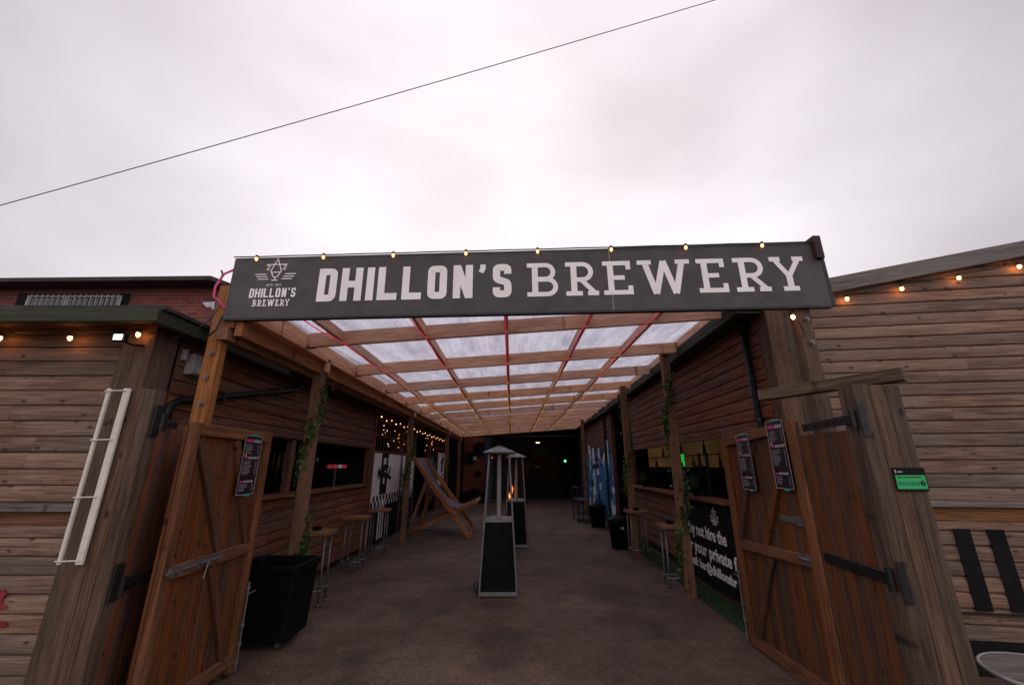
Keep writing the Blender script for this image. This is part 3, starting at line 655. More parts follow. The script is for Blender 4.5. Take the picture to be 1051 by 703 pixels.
for y in RY:
    m = MB(); m.box((-2.49, y+.026, rz(-2.46)+.0), (-2.40, y+.03, rz(-2.46)+.07)); m.box((-2.489, y-.04, rz(-2.46)-.006), (-2.40, y+.04, rz(-2.46)-.002)); m.build('bracket', 'galv', cp)
for y in (5.38, 10.6, 16.7, 20.75):
    m = MB(); m.box((-2.66, y-.06, 0), (-2.535, y+.06, 3.14)); p_ = m.build('post', 'golden', cp)
    m = MB(); m.box((-2.53, y-.045, 2.96), (-2.49, y+.045, 3.13)); m.build('packer', 'canopy', p_)
for x, y, z in ((2.50, 6.45, 3.62), (2.47, 8.97, 3.45), (2.78, 16.3, 3.5)):
    m = MB(); m.box((x-.06, y-.06, 0), (x+.06, y+.06, z)); m.build('post', 'golden', cp)
# corrugated sheet: flutes run across the rafters' span direction
m = MB(); n = 0; y = 3.45; vs = []; fs = []
ny = 600
for i in range(ny+1):
    y = 3.70+(20.95-3.70)*i/ny; dz = .012*math.sin(i*math.pi/2*1.0)
    vs += [(-3.06, y, rz(-3.06)+.205+dz), (xr(y)+.15, y, rz(xr(y)+.15)+.205+dz)]
fs = [[2*i, 2*i+1, 2*i+3, 2*i+2] for i in range(ny)]
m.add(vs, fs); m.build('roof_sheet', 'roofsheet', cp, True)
# front posts bolted to the frame
for x, y, z0, z1, kx in ((-2.80, 3.70, 0, 3.44, 1), (2.66, 3.52, 0, 3.4, 1)):
    m = MB(); m.box((x-.065, y-.05, z0), (x+.065, y+.05, z1)); p_ = m.build('post', 'golden' if x < 0 else 'postwood', cp)
    for z in ((2.75, 2.52, 2.28) if x < 0 else (3.02, 2.8)):
        m = MB(); m.cyl((x+.01, y-.052, z), (x+.01, y-.066, z), .022, None, 14); m.cyl((x+.01, y-.066, z), (x+.01, y-.082, z), .012, None, 6); m.build('bolt', 'galv', p_)
m = MB(); m.box((-2.93, 3.72, 3.0), (-2.87, 3.78, 3.4)); m.build('packer', 'mossy', cp)
m = MB(); m.box((-2.76, 3.64, 3.0), (-2.64, 3.78, 3.12)); m.build('packer', 'orange', cp)
m = MB(); m.box((2.84, 3.38, 3.60), (2.91, 3.6, 3.83)); m.build('packer', 'darkboard', cp); m = MB(); m.box((2.5, 3.62, 3.30), (2.95, 3.68, 3.44)); m.build('packer', 'greyboard', cp)

# ---------------------------------------------------------------- sign board
sg = thing('sign_board', (0, 3.5, 3.1), "long charcoal sign board reading DHILLON'S BREWERY across the canopy front", 'sign')
SO = Vector((-2.74, 3.62, 3.085)); SE = Vector((2.90, 3.42, 3.14)); T = frame(SO, SE-SO); SWD = (SE-SO).length; SH = .635
m = MB(); half = 3.68
m.rect(T, 0, 0, half-.0015, SH, -.012, 0); m.rect(T, half+.0015, 0, SWD, SH+.012, -.012, 0); m.build('panel', 'signface', sg)
m = MB(); m.rect(T, half-.0025, 0, half+.0025, SH, -.013, .0006); m.build('joint_strip', 'greypl', sg)
m = MB(); m.rect(T, SWD, .0, SWD+.03, SH+.01, -.06, .002); m.rect(T, 0, -.02, SWD, 0, -.05, .001); m.build('edge_trim', 'blackmetal', sg)
m = MB()
for a in [.05+i*.62 for i in range(9)]+[half-.05, SWD-.06]:
    for b in (.04, SH-.04): p = T[0]+T[1]*a+T[2]*b; m.cyl(p, p+T[3]*.003, .006, None, 8)
m.build('screws', 'blackmetal', sg)
def rnd(pts, r, closed=True):
    o = []; n = len(pts)
    for i, p in enumerate(pts):
        if not closed and i in (0, n-1): o.append(p); continue
        p = Vector(p); a = (Vector(pts[i-1])-p); b = (Vector(pts[(i+1) % n])-p); k = min(r, a.length*.49, b.length*.49); a = a.normalized()*k; b = b.normalized()*k
        for t in (0, .33, .67, 1): q = p+a*(1-t)**2+b*t*t; o.append((q.x, q.y))
    return o
def arc(pre, x, ya, yb, C, post):
    r_ = (ya-yb)/2; cy = (ya+yb)/2
    return pre+[(x-r_+r_*math.cos(a), cy+r_*math.sin(a)) for a in [math.pi/2-math.pi*i/8 for i in range(9)]]+post
def glyph(ch, w, h, t, serif):
    a = t/2; c = min(.35*w, .09) if not serif else min(.3*w, .08); Z = []
    x0, x1, y0, y1, ym = a, w-a, a, h-a, h/2
    C = c
    if not serif:
        if ch == 'D': Z = [([(x0, y0)]+rnd([(x0, y0), (x1, y0), (x1, y1), (x0, y1)], h*.10, False)[1:-1]+[(x0, y1)], 1)]
        if ch == 'H': Z = [([(x0, 0), (x0, h)], 0), ([(x1, 0), (x1, h)], 0), ([(x0, ym), (x1, ym)], 0)]
        if ch == 'I': Z = [([(w/2, 0), (w/2, h)], 0)]
        if ch == 'L': Z = [([(x0, h), (x0, y0), (w, y0)], 0)]
        if ch == 'O': Z = [(rnd([(x0, y0), (x1, y0), (x1, y1), (x0, y1)], h*.09), 1)]
        if ch == 'N': Z = [([(x0, 0), (x0, h)], 0), ([(x1, 0), (x1, h)], 0), ([(x0+a*.1, h-a*.4), (x1-a*.1, a*.4)], 0)]
        if ch == "'": Z = [([(w*.5, h), (w*.5, h*.87), (w*.12, h*.76)], 0)]
        if ch == 'S': Z = [(rnd([(x1, y1-h*.20), (x1, y1), (x0, y1), (x0, ym+h*.04), (x1, ym-h*.06), (x1, y0), (x0, y0), (x0, y0+h*.20)], h*.09, False), 0)]
    else:
        s = w*.16; st = t*.8; b0, b1 = st/2, h-st/2
        if ch == 'B': xs = s+t/2; Z = [([(xs, 0), (xs, h)], 0), (arc([(0, b1)], x1-w*.07, b1, ym+.005, C, [(xs, ym+.005)]), 0), (arc([(xs, ym)], x1, ym, b0, C, [(0, b0)]), 0)]
        if ch == 'R': xs = s+t/2; e = x1-s*.75; Z = [([(xs, 0), (xs, h)], 0), (arc([(0, b1)], e, b1, ym-.01, C, [(xs, ym-.01)]), 0), ([(e-C*1.2, ym-.01), (w-s*.9, b0+.01)], 0), ([(0, b0), (2*s+t, b0)], 0), ([(w-2.1*s, b0), (w, b0)], 0)]
        if ch == 'E': xs = s+t/2; Z = [([(xs, 0), (xs, h)], 0), ([(0, b1), (w-st/2-.01, b1), (w-st/2-.01, h*.74)], 0), ([(0, b0), (w-st/2, b0), (w-st/2, h*.26)], 0), ([(xs, ym), (w*.74, ym)], 0)]
        if ch == 'W': Z = [([(w*.14, h-.01), (w*.32, 0)], 0), ([(w*.5, h*.97), (w*.32, 0)], 0), ([(w*.5, h*.97), (w*.69, 0)], 0), ([(w*.86, h-.01), (w*.69, 0)], 0), ([(0, b1), (w*.27, b1)], 0), ([(w*.73, b1), (w, b1)], 0)]
        if ch == 'Y': Z = [([(w*.15, b1), (w*.5, h*.42), (w*.85, b1)], 0), ([(w*.5, h*.45), (w*.5, 0)], 0), ([(0, b1), (w*.32, b1)], 0), ([(w*.68, b1), (w, b1)], 0), ([(w*.27, b0), (w*.73, b0)], 0)]
    return Z
PXS = 608.0
def su(px):
    t = (px-238.5)/PXS; zl, zr = 3.93, 3.75; return (t/zr)/((1-t)/zl+t/zr)*SWD
word1 = [('D', 329, 348), ('H', 352.5, 374), ('I', 378.5, 386), ('L', 390, 410), ('L', 415, 434.8), ('O', 441, 460.6), ('N', 467, 487), ("'", 494.5, 500), ('S', 507.5, 526.5)]
word2 = [('B', 542.5, 574.5), ('R', 582, 615), ('E', 620.2, 650), ('W', 656, 710), ('E', 716.8, 746.5), ('R', 754.5, 789.5), ('Y', 792.5, 827.5)]
def put_word(word, h, b0, tk, serif, T, parent, name, conv, k=1., mat='lettering'):
    m = MB(); z = 0
    for ch, a, b in word:
        a, b = conv(a), conv(b); w = b-a
        for pts, cl in glyph(ch, w, h, tk, serif):
            th = tk if not serif or (pts[0][0] == pts[-1][0] and len(pts) == 2) or ch in 'WY' and abs(pts[0][1]-pts[-1][1]) > 1e-6 else tk*.8
            if ch == 'I': th = w
            if ch == "'": th = tk*.72
            m.stroke(T, [(a+x, b0+y) for x, y in pts], th, .001, .003+z*.0003, bool(cl), 2.2); z = (z+1) % 6
    return m.build(name, mat, parent)
put_word(word1, .345, .150, .070, False, T, sg, 'lettering', su)
put_word(word2, .345, .150, .056, True, T, sg, 'lettering', su)
emblem(T, sg, .437, .385, .235, d=.001)
text(T, 'ESTD  2015', .030, .437, .325, 'lettering', sg, d=.002, center=True)
k1 = .455/(su(525)-su(326)); c1 = lambda p: .205+(su(p)-su(326))*k1
put_word(word1, .095, .205, .016, False, T, sg, 'lettering', c1)
k2 = .36/(su(824)-su(541)); c2 = lambda p: .255+(su(p)-su(541))*k2
put_word(word2, .068, .115, .0105, True, T, sg, 'lettering', c2)

# ---------------------------------------------------------------- lights
def festoon(name, pts, bulbs, label, sag=.02, cab=.006, r=.0165, glow_='bulbglow', group=None, drop=.035, every=True):
    e = thing(name, pts[0], label, 'string lights', group); m = MB(); cur = []
    for a, b in zip(pts, pts[1:]):
        a, b = Vector(a), Vector(b)
        for i in range(8): t = i/8; cur.append(a.lerp(b, t)-Vector((0, 0, sag*4*t*(1-t))))
    cur.append(Vector(pts[-1])); m.tube(cur, cab, 6); m.build('cable', 'cablemat', e)
    for b in bulbs:
        b = Vector(b); m = MB(); m.cyl(b+Vector((0, 0, drop)), b+Vector((0, 0, .012)), .014, .016, 10); h = m.build('bulb_holder', 'cablemat', e)
        m = MB(); m.lathe(b, [(.006, -r*1.5), (r*.8, -r), (r, -.002), (r*.75, .010), (.012, .016)], 12); m.build('bulb', glow_, h, True)
    return e
# sign top: eight bulbs hanging in front of the board
bp = [T[0]+T[1]*su(px)+T[2]*(SH-.035)+T[3]*.045 for px in (264, 333, 405, 480, 554, 630, 707, 786)]
e = festoon('string_lights', [T[0]+T[1]*a+T[2]*(SH+.004)+T[3]*.02 for a in (0, .6, 1.3, 2, 2.7, 3.4, 4.1, 4.8, SWD)], bp, 'row of eight amber bulbs along the top edge of the brewery sign', sag=.003, glow_='bulbdim', r=.0145)
xsl = [(-4.60, 3.48), (-3.97, 3.48), (-3.27, 3.38)]
festoon('string_lights', [(-9, 3.46, 2.90)]+[(x-.0, y, 2.90) for x, y in xsl]+[(-3.1, 3.42, 2.90)], [(x, y, 2.85) for x, y in xsl]+[(x-.0, 3.48, 2.86) for x in (-5.4, -6.2)], 'warm bulbs strung under the mossy roof edge of the left bar', sag=.03)
fq = [FO+nF*.085+FU*s_ for s_ in (.42, .9, 1.47, 2.05, 2.65, 3.4, 4.2)]; bz = [vz(s_)-.10 for s_ in (.42, .9, 1.47, 2.05, 2.65, 3.4, 4.2)]
festoon('string_lights', [(q.x, q.y, z+.05) for q, z in zip(fq, bz)], [(q.x, q.y, z-.0) for q, z in list(zip(fq, bz))[1:]], 'warm bulbs strung under the sloping grey verge of the right bar', sag=.02)
e = festoon('string_lights', [(2.62, 3.46, 3.12), (2.60, 3.44, 3.08)], [(2.52, 3.42, 3.03)], 'single warm bulb hanging on a black lead under the right end of the sign', sag=0)
m = MB(); m.tube([(2.60, 3.44, 3.08), (2.56, 3.43, 3.0), (2.60, 3.43, 2.9), (2.58, 3.43, 2.84)], .008, 6); m.build('lead', 'cablemat', e)
# fairy lights in the left lattice
e = thing('fairy_lights', (-3.1, 12, 2.9), 'many tiny amber lights hanging in the lattice of the left bar', 'string lights'); m = MB()
pp = [(-3.08, 9.7+i*.42, 2.86-.05*(i % 2)) for i in range(26)]; m.tube(pp, .004, 5)
cnt = 0; spots = [(p, .015) for p in pp]
for i in range(44):
    y = random.uniform(9.8, 17.5); z = random.uniform(2.25, 2.8); spots.append(((-3.27, y, z), .009))
for i in range(9): m.tube([(-3.27, 9.9+i*.8, 2.87), (-3.27, 9.95+i*.8, 2.25)], .003, 4)
m.build('cable', 'cablemat', e)
for i, (p, r) in enumerate(spots):
    b_ = MB(); b_.lathe(p, [(.003, -r*1.3), (r*.8, -r*.7), (r, 0), (.006, r)], 8); b_.build('bulb', 'fairyglow' if i % 3 else 'fairywhite', e)
# a few lights inside the right doorway
e = thing('fairy_lights', (3.4, 12, 2.7), 'three small lights hanging inside the dark doorway on the right', 'string lights')
m = MB(); m.tube([(3.2, 11.2, 2.8), (3.4, 12, 2.70), (3.6, 13, 2.78)], .004, 5); m.build('cable', 'cablemat', e)
for p in ((3.25, 11.5, 2.66), (3.4, 12.0, 2.62), (3.5, 12.6, 2.60), (3.4, 8.9, 2.1)): b_ = MB(); b_.lathe(p, [(.003, -.025), (.018, 0), (.006, .02)], 8); b_.build('bulb', 'fairywhite', e)
# coloured rope lights under the roof
for i, (xa, xb) in enumerate(((-2.03, -2.0), (-1.06, -1.0), (-.1, -.02), (.86, .95), (1.72, 1.85))):
    pts = []; y = 3.66
    while y < 20.5:
        fr = (y-3.66)/17; k = (y-4.74) % 1.6/1.6; amp = .10 if i in (0, 4) else .03
        x = xa+(xb-xa)*fr+amp*math.sin(fr*7+i)*1.0*(1-fr*.4); pts.append((x, y, rz(x)-.02-.03*math.sin(k*math.pi)**2)); y += .2
    m = MB(); m.tube(pts, .006, 6)
    tag(m.build('rope_light', 'ropelight', None, True), 'pink to yellow rope light under the canopy, %s' % ['nearest the left posts', 'second from the left posts', 'along the middle of the roof', 'second from the right posts', 'nearest the right posts'][i], 'rope light', 'rope lights under the canopy')
# pink cable loop at the left end of the sign
m = MB(); m.tube([(-2.76, 3.66, 3.62), (-2.84, 3.64, 3.56), (-2.88, 3.62, 3.42), (-2.86, 3.6, 3.30), (-2.78, 3.6, 3.24), (-2.76, 3.62, 3.2), (-2.6, 3.68, 3.16), (-2.2, 3.7, 3.13)], .011, 8)
m2 = tag(m.build('cable', 'pink', None, True), 'pink cable looping round the left end of the sign', 'cable')
m = MB(); m.tube([(-2.72, 3.58, 3.1), (-2.74, 3.56, 2.95), (-2.8, 3.54, 2.86)], .009, 6); m.tube([(-3.05, 3.5, 2.86), (-2.95, 3.56, 2.93), (-2.86, 3.6, 3.05), (-2.78, 3.6, 3.2)], .006, 6)
tag(m.build('cable', 'cablemat', None, True), 'thin black lead draped from the left roof edge to the sign', 'cable')
# flood light and box
e = thing('flood_light', (-3.42, 3.28, 2.72), 'small black floodlight shining white at the left corner post', 'flood light')
m = MB(); m.box((-3.345, 3.24, 2.745), (-3.245, 3.28, 2.815), .008); m.tube([(-3.29, 3.28, 2.76), (-3.25, 3.34, 2.74), (-3.25, 3.44, 2.76)], .012, 6); m.build('housing', 'blackmetal', e)
m = MB(); m.box((-3.33, 3.234, 2.757), (-3.26, 3.239, 2.803), .001); m.build('lens', 'floodglow', e)
e = thing('junction_box', (-3.1, 3.9, 2.7), 'pale grey plastic junction box on the passage wall near the gate', 'box')
m = MB(); m.box((-3.175, 3.84, 2.60), (-3.09, 4.04, 2.80), .01); m.build('box', 'greypl', e); m = MB(); m.cyl((-3.1, 3.94, 2.66), (-3.06, 3.9, 2.64), .035); m.build('lens', 'greypl', e)
m = MB(); m.box((-3.175, 3.76, 2.72), (-3.13, 3.80, 2.82), .006); m.build('sensor', 'greypl', e)
# black pipe running up the left passage wall
e = thing('downpipe', (-3.1, 3.7, 2.3), 'black pipe rising along the left passage wall to the gutter', 'downpipe')
m = MB(); m.tube([(-3.08, 3.66, 2.05), (-3.08, 3.66, 2.26), (-3.09, 3.78, 2.33), (-3.09, 5.7, 2.77), (-3.09, 5.82, 2.82), (-3.09, 5.84, 2.96)], .036, 12); m.build('pipe', 'pipe', e, True)
for y, z in ((4.3, 2.45), (5.3, 2.68)): m = MB(); m.box((-3.17, y-.02, z-.05), (-3.05, y+.02, z+.05)); m.build('bracket', 'blackmetal', e)
m = MB(); m.tube([(-17.6-8, 12, 10.31-3.0)]+[(-17.6+26.06*t, 12, 10.31+9.92*t-.35*4*t*(1-t)*0.3) for t in [i/20 for i in range(21)]]+[(12, 12, 21.6)], .016, 6)
tag(m.build('overhead_cable', 'cablemat'), 'single thin cable crossing the sky from lower left', 'cable')

# ---------------------------------------------------------------- gate posts, leaves
def gate_post(loc, w, d, h, label):
    e = thing('gate_post', loc, label, 'gate post', None); x, y, _ = loc; k = 3; m = MB()
    for i in range(k): a = x-w/2+w*i/k; m.box((a+.001, y-d/2, 0), (a+w/k-.001, y+d/2, h-.004*i), .005)
    m.build('timbers', 'postwood', e); return e
gl = gate_post((-2.69, 2.96, 0), .24, .10, 2.29, 'heavy grey timber gate post on the left carrying a white rack')
gr = gate_post((2.42, 2.74, 0), .31, .14, 2.27, 'heavy grey timber gate post on the right with a green rating sign')
m = MB(); m.beam((2.08, 3.38, 2.31), (2.60, 2.64, 2.33), .10, .085); m.build('top_rail', 'postwood', gr)
def strap(P, Q, parent, hgt=.055):
    P, Q = Vector(P), Vector(Q); m = MB(); m.beam(P, Q, .012, hgt); d = (Q-P).normalized(); m.cyl(P+Vector((0, 0, -.06)), P+Vector((0, 0, .06)), .018); 
    for t in (.2, .45, .7, .93): c = P.lerp(Q, t); s_ = d.cross(Vector((0, 0, 1))); m.cyl(c-s_*.012, c+s_*.012, .010, None, 8)
    return m.build('hinge', 'blackmetal', parent)
def leaf(name, p, q, z0, zp, zq, label, brace, posts=True, face=1, mat='gate'):
    """boarded ledged leaf from near foot p to far foot q; tops at zp and zq; framing on the passage side"""
    p, q = Vector((*p, 0)), Vector((*q, 0)); e = thing(name, (p+q)/2, label, 'gate', None); d = q-p; w = d.length; d.normalize(); n = Vector((d.y, -d.x, 0))*face
    T = (p, d, Vector((0, 0, 1)), n); top = lambda a: zp+(zq-zp)*a/w
    m = MB(); a = 0; k = 0
    while a < w-.01:
        b = min(w, a+random.uniform(.095, .125)); b = w if w-b < .05 else b
        m.slab(T, [(a+.0015, z0+.02), (b-.0015, z0+.02), (b-.0015, top(b)-.02), (a+.0015, top(a)-.02)], -.012+.002*(k % 2), .010+.0015*(k % 2)); 
        # long axis of the grain runs up the board
        for i in range(-8, 0): wv = m.wc[i]; m.wc[i] = Vector((wv.y, wv.x, wv.z))
        a = b; k += 1
    m.build('boards', mat, e)
    if brace:
        f = lambda a, b, t=.035: p+d*a+Vector((0, 0, b))+n*t
        zt = lambda a: top(a)
        dz = (zq-zp)
        for P_, Q_ in ((f(.045, z0, .034), f(.045, zt(0), .034)), (f(w-.045, z0, .034), f(w-.045, zt(w), .034))): m = MB(); m.beam(P_, Q_, .085, .045, n); m.build('stile', 'orange', e)
        for P_, Q_ in ((f(.09, zt(0)-.05), f(w-.09, zt(w)-.05)), (f(.09, 1.02), f(w-.09, 1.02+dz)), (f(.09, .13), f(w-.09, .13+dz))): m = MB(); m.beam(P_, Q_, .09, .045, n); m.build('rail', 'orange', e)
        for P_, Q_ in ((f(.12, zt(0)-.11, .030), f(w*.55, 1.07+dz*.5, .030)), (f(w*.52, zt(w)-.10, .030), f(w-.12, 1.07+dz, .030)), (f(w*.5, .97+dz*.5, .030), f(w-.18, .18+dz, .030))): m = MB(); m.beam(P_, Q_, .07, .035, n); m.build('brace', 'gate', e)
    return e, T, w
gLi, TL, wL = leaf('gate', (-2.47, 3.14), (-2.51, 4.27), .02, 2.07, 2.07, 'left braced gate leaf with one dark menu and long silver bolt', True, face=1)
gRi, TR, wR = leaf('gate', (2.42, 3.50), (2.50, 4.90), .02, 2.13, 2.06, 'right braced gate leaf with two dark menus', True, face=-1)
gLo, TLo, wLo = leaf('gate', (-2.60, 3.03), (-3.00, 4.03), .02, 2.10, 2.10, 'dark folded outer gate leaf hinged to the left post', False, face=1, mat='stained')
gRo, TRo, wRo = leaf('gate', (2.285, 2.80), (2.41, 3.46), .02, 2.00, 2.01, 'plain boarded outer gate leaf hinged to the right post', False, face=-1, mat='gate')
# straps
strap((2.24, 2.70, 2.045), (2.365, 3.36, 2.045), gRo, .06); strap((2.235, 2.70, 1.11), (2.375, 3.42, 1.09), gRo, .07)
for z in (1.93, .99): m = MB(); m.box((2.252, 2.655, z), (2.305, 2.667, z+.22)); m.build('hinge_plate', 'blackmetal', gRo)
strap((-2.55, 3.0, 2.05), (-2.60, 3.2, 2.05), gLo, .06); strap((-2.55, 3.0, 1.0), (-2.58, 3.25, 1.01), gLo, .08)
for z in (1.95, .92): m = MB(); m.box((-2.568, 2.93, z), (-2.552, 3.0, z+.22)); m.build('hinge_plate', 'blackmetal', gLo)
def gmb(T, a, b, t): return T[0]+T[1]*a+T[2]*b+T[3]*t
def boltset(T, w, e, zm, L_):
    m = MB(); m.cyl(gmb(T, .02, zm, .075), gmb(T, L_, zm+.0, .075), .008, None, 8)
    for a in (.05, .12, L_*.5, L_-.06): m.slab((gmb(T, a, zm-.025, .058), T[1], T[2], T[3]), [(0, 0), (.035, 0), (.035, .05), (0, .05)], 0, .026)
    m.cyl(gmb(T, L_*.72, zm, .08), gmb(T, L_*.66, zm-.12, .085), .006, None, 6); m.rect((gmb(T, 0, zm-.02, .0585), T[1], T[2], T[3]), .1, 0, L_-.02, .04, 0, .003); m.build('bolt', 'galv', e)
boltset(TL, wL, gLi, 1.03, .62)
m = MB(); m.rect(TR, .20, 1.28, .46, 1.33, .02, .03); m.rect(TR, .12, 1.27, .22, 1.345, .03, .034); m.build('hasp', 'galv', gRi); m = MB(); m.rect(TR, .07, .985, .2, 1.07, .058, .066); m.cyl(gmb(TR, .08, 1.03, .07), gmb(TR, .2, 1.03, .07), .012); m.build('bolt', 'galv', gRi)
for T_, w_, e_ in ((TL, wL, gLi), (TR, wR, gRi)):      # drop bolt on the far stile
    m = MB(); m.cyl(gmb(T_, w_-.02, .03, .075), gmb(T_, w_-.02, .72, .075), .008, None, 8)
    for z in (.08, .22, .36, .66): m.cyl(gmb(T_, w_-.02, z, .075), gmb(T_, w_-.02, z+.025, .075), .015, None, 10); m.rect((gmb(T_, w_-.04, z, .058), T_[1], T_[2], T_[3]), 0, 0, .04, .02, 0, .012)
    m.cyl(gmb(T_, w_-.02, .62, .075), gmb(T_, w_+.10, .62, .075), .006, None, 6); m.build('drop_bolt', 'galv', e_)
for T_, e_ in ((TL, gLi), (TR, gRi)): m = MB(); m.tube([gmb(T_, .13+.01*math.sin(i*2.3), 1.30-.03*i, .024) for i in range(7)], .007, 5); m.build('latch_cord', 'cablemat', e_)
def menu(T, a0, b0, w, h, e_name, label, t=.062, flip=1):
    """dark printed menu: bright headings, columns of pale text"""
    O = gmb(T, a0, b0, t); u = T[1]*flip; TT = (O, u, T[2], T[3]); e = thing('menu_board', O, label, 'menu'); 
    m = MB(); m.rect(TT, 0, 0, w, h, 0, .004); m.build('sheet', 'postergrey', e)
    m = MB(); b_ = .004
    for q in ((0, 0, w, b_), (0, h-b_, w, h)): m.rect(TT, *q, .004, .0055)
    for q in ((0, b_, b_, h-b_), (w-b_, b_, w, h-b_)): m.rect(TT, *q, .004, .0055)
    rows = h-.03; y = h-.03
    def lines(y0, n, s, x0=.1, x1=.62, pr=True):
        for i in range(n):
            l = random.uniform(.5, 1)*(x1-x0)*w; m.rect(TT, x0*w, y0-i*s-.004, x0*w+l, y0-i*s, .0042, .005)
            if pr: m.rect(TT, .80*w, y0-i*s-.004, .88*w, y0-i*s, .0042, .005)
    lines(h*.84, 5, h*.035); lines(h*.56, 8, h*.030); lines(h*.17, 4, h*.032)
    m.build('print', 'paleink', e)
    m = MB()
    for (x0, x1, yy, hh) in ((.10, .50, .885, .05), (.12, .30, .605, .03), (.10, .24, .20, .03)):
        n = 5; 
        for i in range(n): xa = x0+(x1-x0)*i/n; m.slab(TT, [(w*xa, h*yy), (w*(xa+(x1-x0)/n*.8), h*yy), (w*(xa+(x1-x0)/n*.9), h*(yy+hh)), (w*(xa+.1*(x1-x0)/n), h*(yy+hh))], .0042, .0052)
    m.build('heading', 'pink', e)
    m = MB()
    for (x0, x1, yy, hh) in ((.52, .92, .885, .05), (.32, .9, .60, .04), (.28, .85, .20, .035)):
        n = 6
        for i in range(n): xa = x0+(x1-x0)*i/n; m.slab(TT, [(w*xa, h*yy), (w*(xa+(x1-x0)/n*.55), h*yy), (w*(xa+(x1-x0)/n*.95), h*(yy+hh)), (w*(xa+.35*(x1-x0)/n), h*(yy+hh))], .0042, .0052)
    m.build('heading', 'paleink', e)
    m = MB(); m.slab(TT, [(.06*w, .64*h), (.26*w, .64*h), (.16*w, .69*h)], .0042, .0054); m.slab(TT, [(.80*w, .62*h), (.92*w, .60*h), (.93*w, .66*h)], .0042, .0054); m.build('triangle', 'ochre', e)
    m = MB(); m.rect(TT, .35*w, h-.004, .75*w, h+.012, .001, .0065); m.rect(TT, .45*w, -.014, .75*w, .002, .001, .0065); m.build('tape', 'teal', e); return e
menu(TL, .66, 1.50, .27, .52, '', 'dark menu taped to the left gate leaf, seen alone there')
menu(TR, .88, 1.50, -.20, .58, '', 'x', flip=1) if False else None
menu((TR[0], -TR[1], TR[2], TR[3]), -.36, 1.56, .26, .58, '', 'larger dark menu taped to the right gate leaf, nearer the gate edge')
menu((TR[0], -TR[1], TR[2], TR[3]), -.98, 1.52, .26, .54, '', 'narrower looking dark menu on the right gate leaf, nearer the banner')
# hygiene rating sign on right post
O = Vector((2.375, 2.664, 1.60)); T = frame(O, (1, 0, 0)); e = thing('rating_sign', O, 'green and black food hygiene rating sign on the right gate post', 'sign')
m = MB(); m.rect(T, 0, 0, .20, .14, 0, .004); m.build('backing', 'panelblack', e)
m = MB(); m.rect(T, .008, .014, .192, .095, .004, .006); m.build('green_panel', 'signgreen', e)
text(T, 'FOOD HYGIENE RATING', .014, .018, .078, 'panelblack', e, ext=.0003, d=.0068, width=.15, name='wording')
m = MB()
for i in range(5):
    cx = .028+.027*i; m.stroke(T, [(cx+.010*math.cos(j*.6283), .045+.010*math.sin(j*.6283)) for j in range(10)], .0022, .006, .0068, True)
    pass
m.slab(T, [(.168+.016*math.cos(j*.5236), .047+.016*math.sin(j*.5236)) for j in range(12)], .006, .0068); m.build('rating_circles', 'panelblack', e)
for i in range(5): text(T, str(i), .014, .028+.027*i, .040, 'panelblack', e, ext=.0003, d=.0068, center=True, name='numeral')
text(T, '5', .026, .168, .038, 'signgreen', e, ext=.0003, d=.0075, center=True, name='numeral')
m = MB(); m.slab(T, [(.012, .108), (.020, .108), (.020, .124), (.016, .130), (.012, .124)], .004, .005); m.rect(T, .026, .112, .06, .118, .004, .005); m.build('badge', 'paleink', e)
# white rack on the left post
e = thing('wall_rack', (-2.85, 2.88, 1.15), 'white metal two-bar rack fixed to the left gate post', 'rack')
for x0, x1, w in ((-2.885, -2.885, .022), (-2.755, -2.755, .045)):
    m = MB(); m.beam((x0, 2.885, 1.15), (x1, 2.885, 2.28), .02, w, (1, 0, 0), .003); m.build('bar', 'whitepaint', e)
for z in (1.17, 1.55, 1.92, 2.26): m = MB(); m.beam((-2.90, 2.868, z), (-2.75, 2.868, z+.004), .008, .008); m.build('rung', 'whitepaint', e)

# ---------------------------------------------------------------- ivy
def ivy(x, y, z0, z1, w, label, n=260, cl=9):
    e = thing('ivy', (x, y, z0), label, 'plant', 'ivy climbing the canopy posts'); m = MB(); pts = []; z = z0; a = random.uniform(0, 6)
    while z < z1: pts.append((x+(w+.01)*math.cos(a), y+(w+.01)*math.sin(a), z)); z += .08; a += .28
    m.tube(pts, .005, 5); m.build('stem', 'stem', e); m = MB().mat('leaf'); cls = [(random.choice(pts), random.uniform(.05, .13)) for _ in range(cl)]
    for i in range(n):
        if random.random() < .6: c, s_ = random.choice(cls)
        else: c, s_ = random.choice(pts), .06
        m.mat('leaf' if random.random() < .6 else 'leafdark')
        c = Vector(c)+Vector((random.gauss(0, s_*.4), random.gauss(0, s_*.4), random.gauss(0, s_*1.2))); r = c-Vector((x, y, c.z))
        if r.length < w+.012: c = Vector((x, y, c.z))+(r.normalized() if r.length > .001 else Vector((1, 0, 0)))*(w+.02)*1.3
        n_ = Vector((random.gauss(0, 1), random.gauss(-.6, 1), random.gauss(.4, .7))).normalized(); u = n_.cross(Vector((0, 0, 1))).normalized(); v = n_.cross(u); k = random.uniform(.016, .032)
        P = [(0, -1), (.75, -.7), (.55, -.15), (.9, .2), (.35, .3), (0, 1.1), (-.35, .3), (-.9, .2), (-.55, -.15), (-.75, -.7)]
        vs = [c+u*a_*k+v*b_*k+n_*(-abs(a_)*k*.25) for a_, b_ in P]; m.add(vs, [list(range(10))])
    m.build('leaves', None, e)
ivy(-2.60, 5.38, .55, 2.75, .065, 'ivy climbing the front left canopy post beside the black tub', 620, 20)
ivy(-2.60, 10.6, .3, 2.7, .065, 'ivy climbing the left canopy post beside the giant deckchair', 620, 22)
ivy(-2.60, 16.7, .3, 2.7, .065, 'ivy climbing the left canopy post past the deckchair', 260, 10)
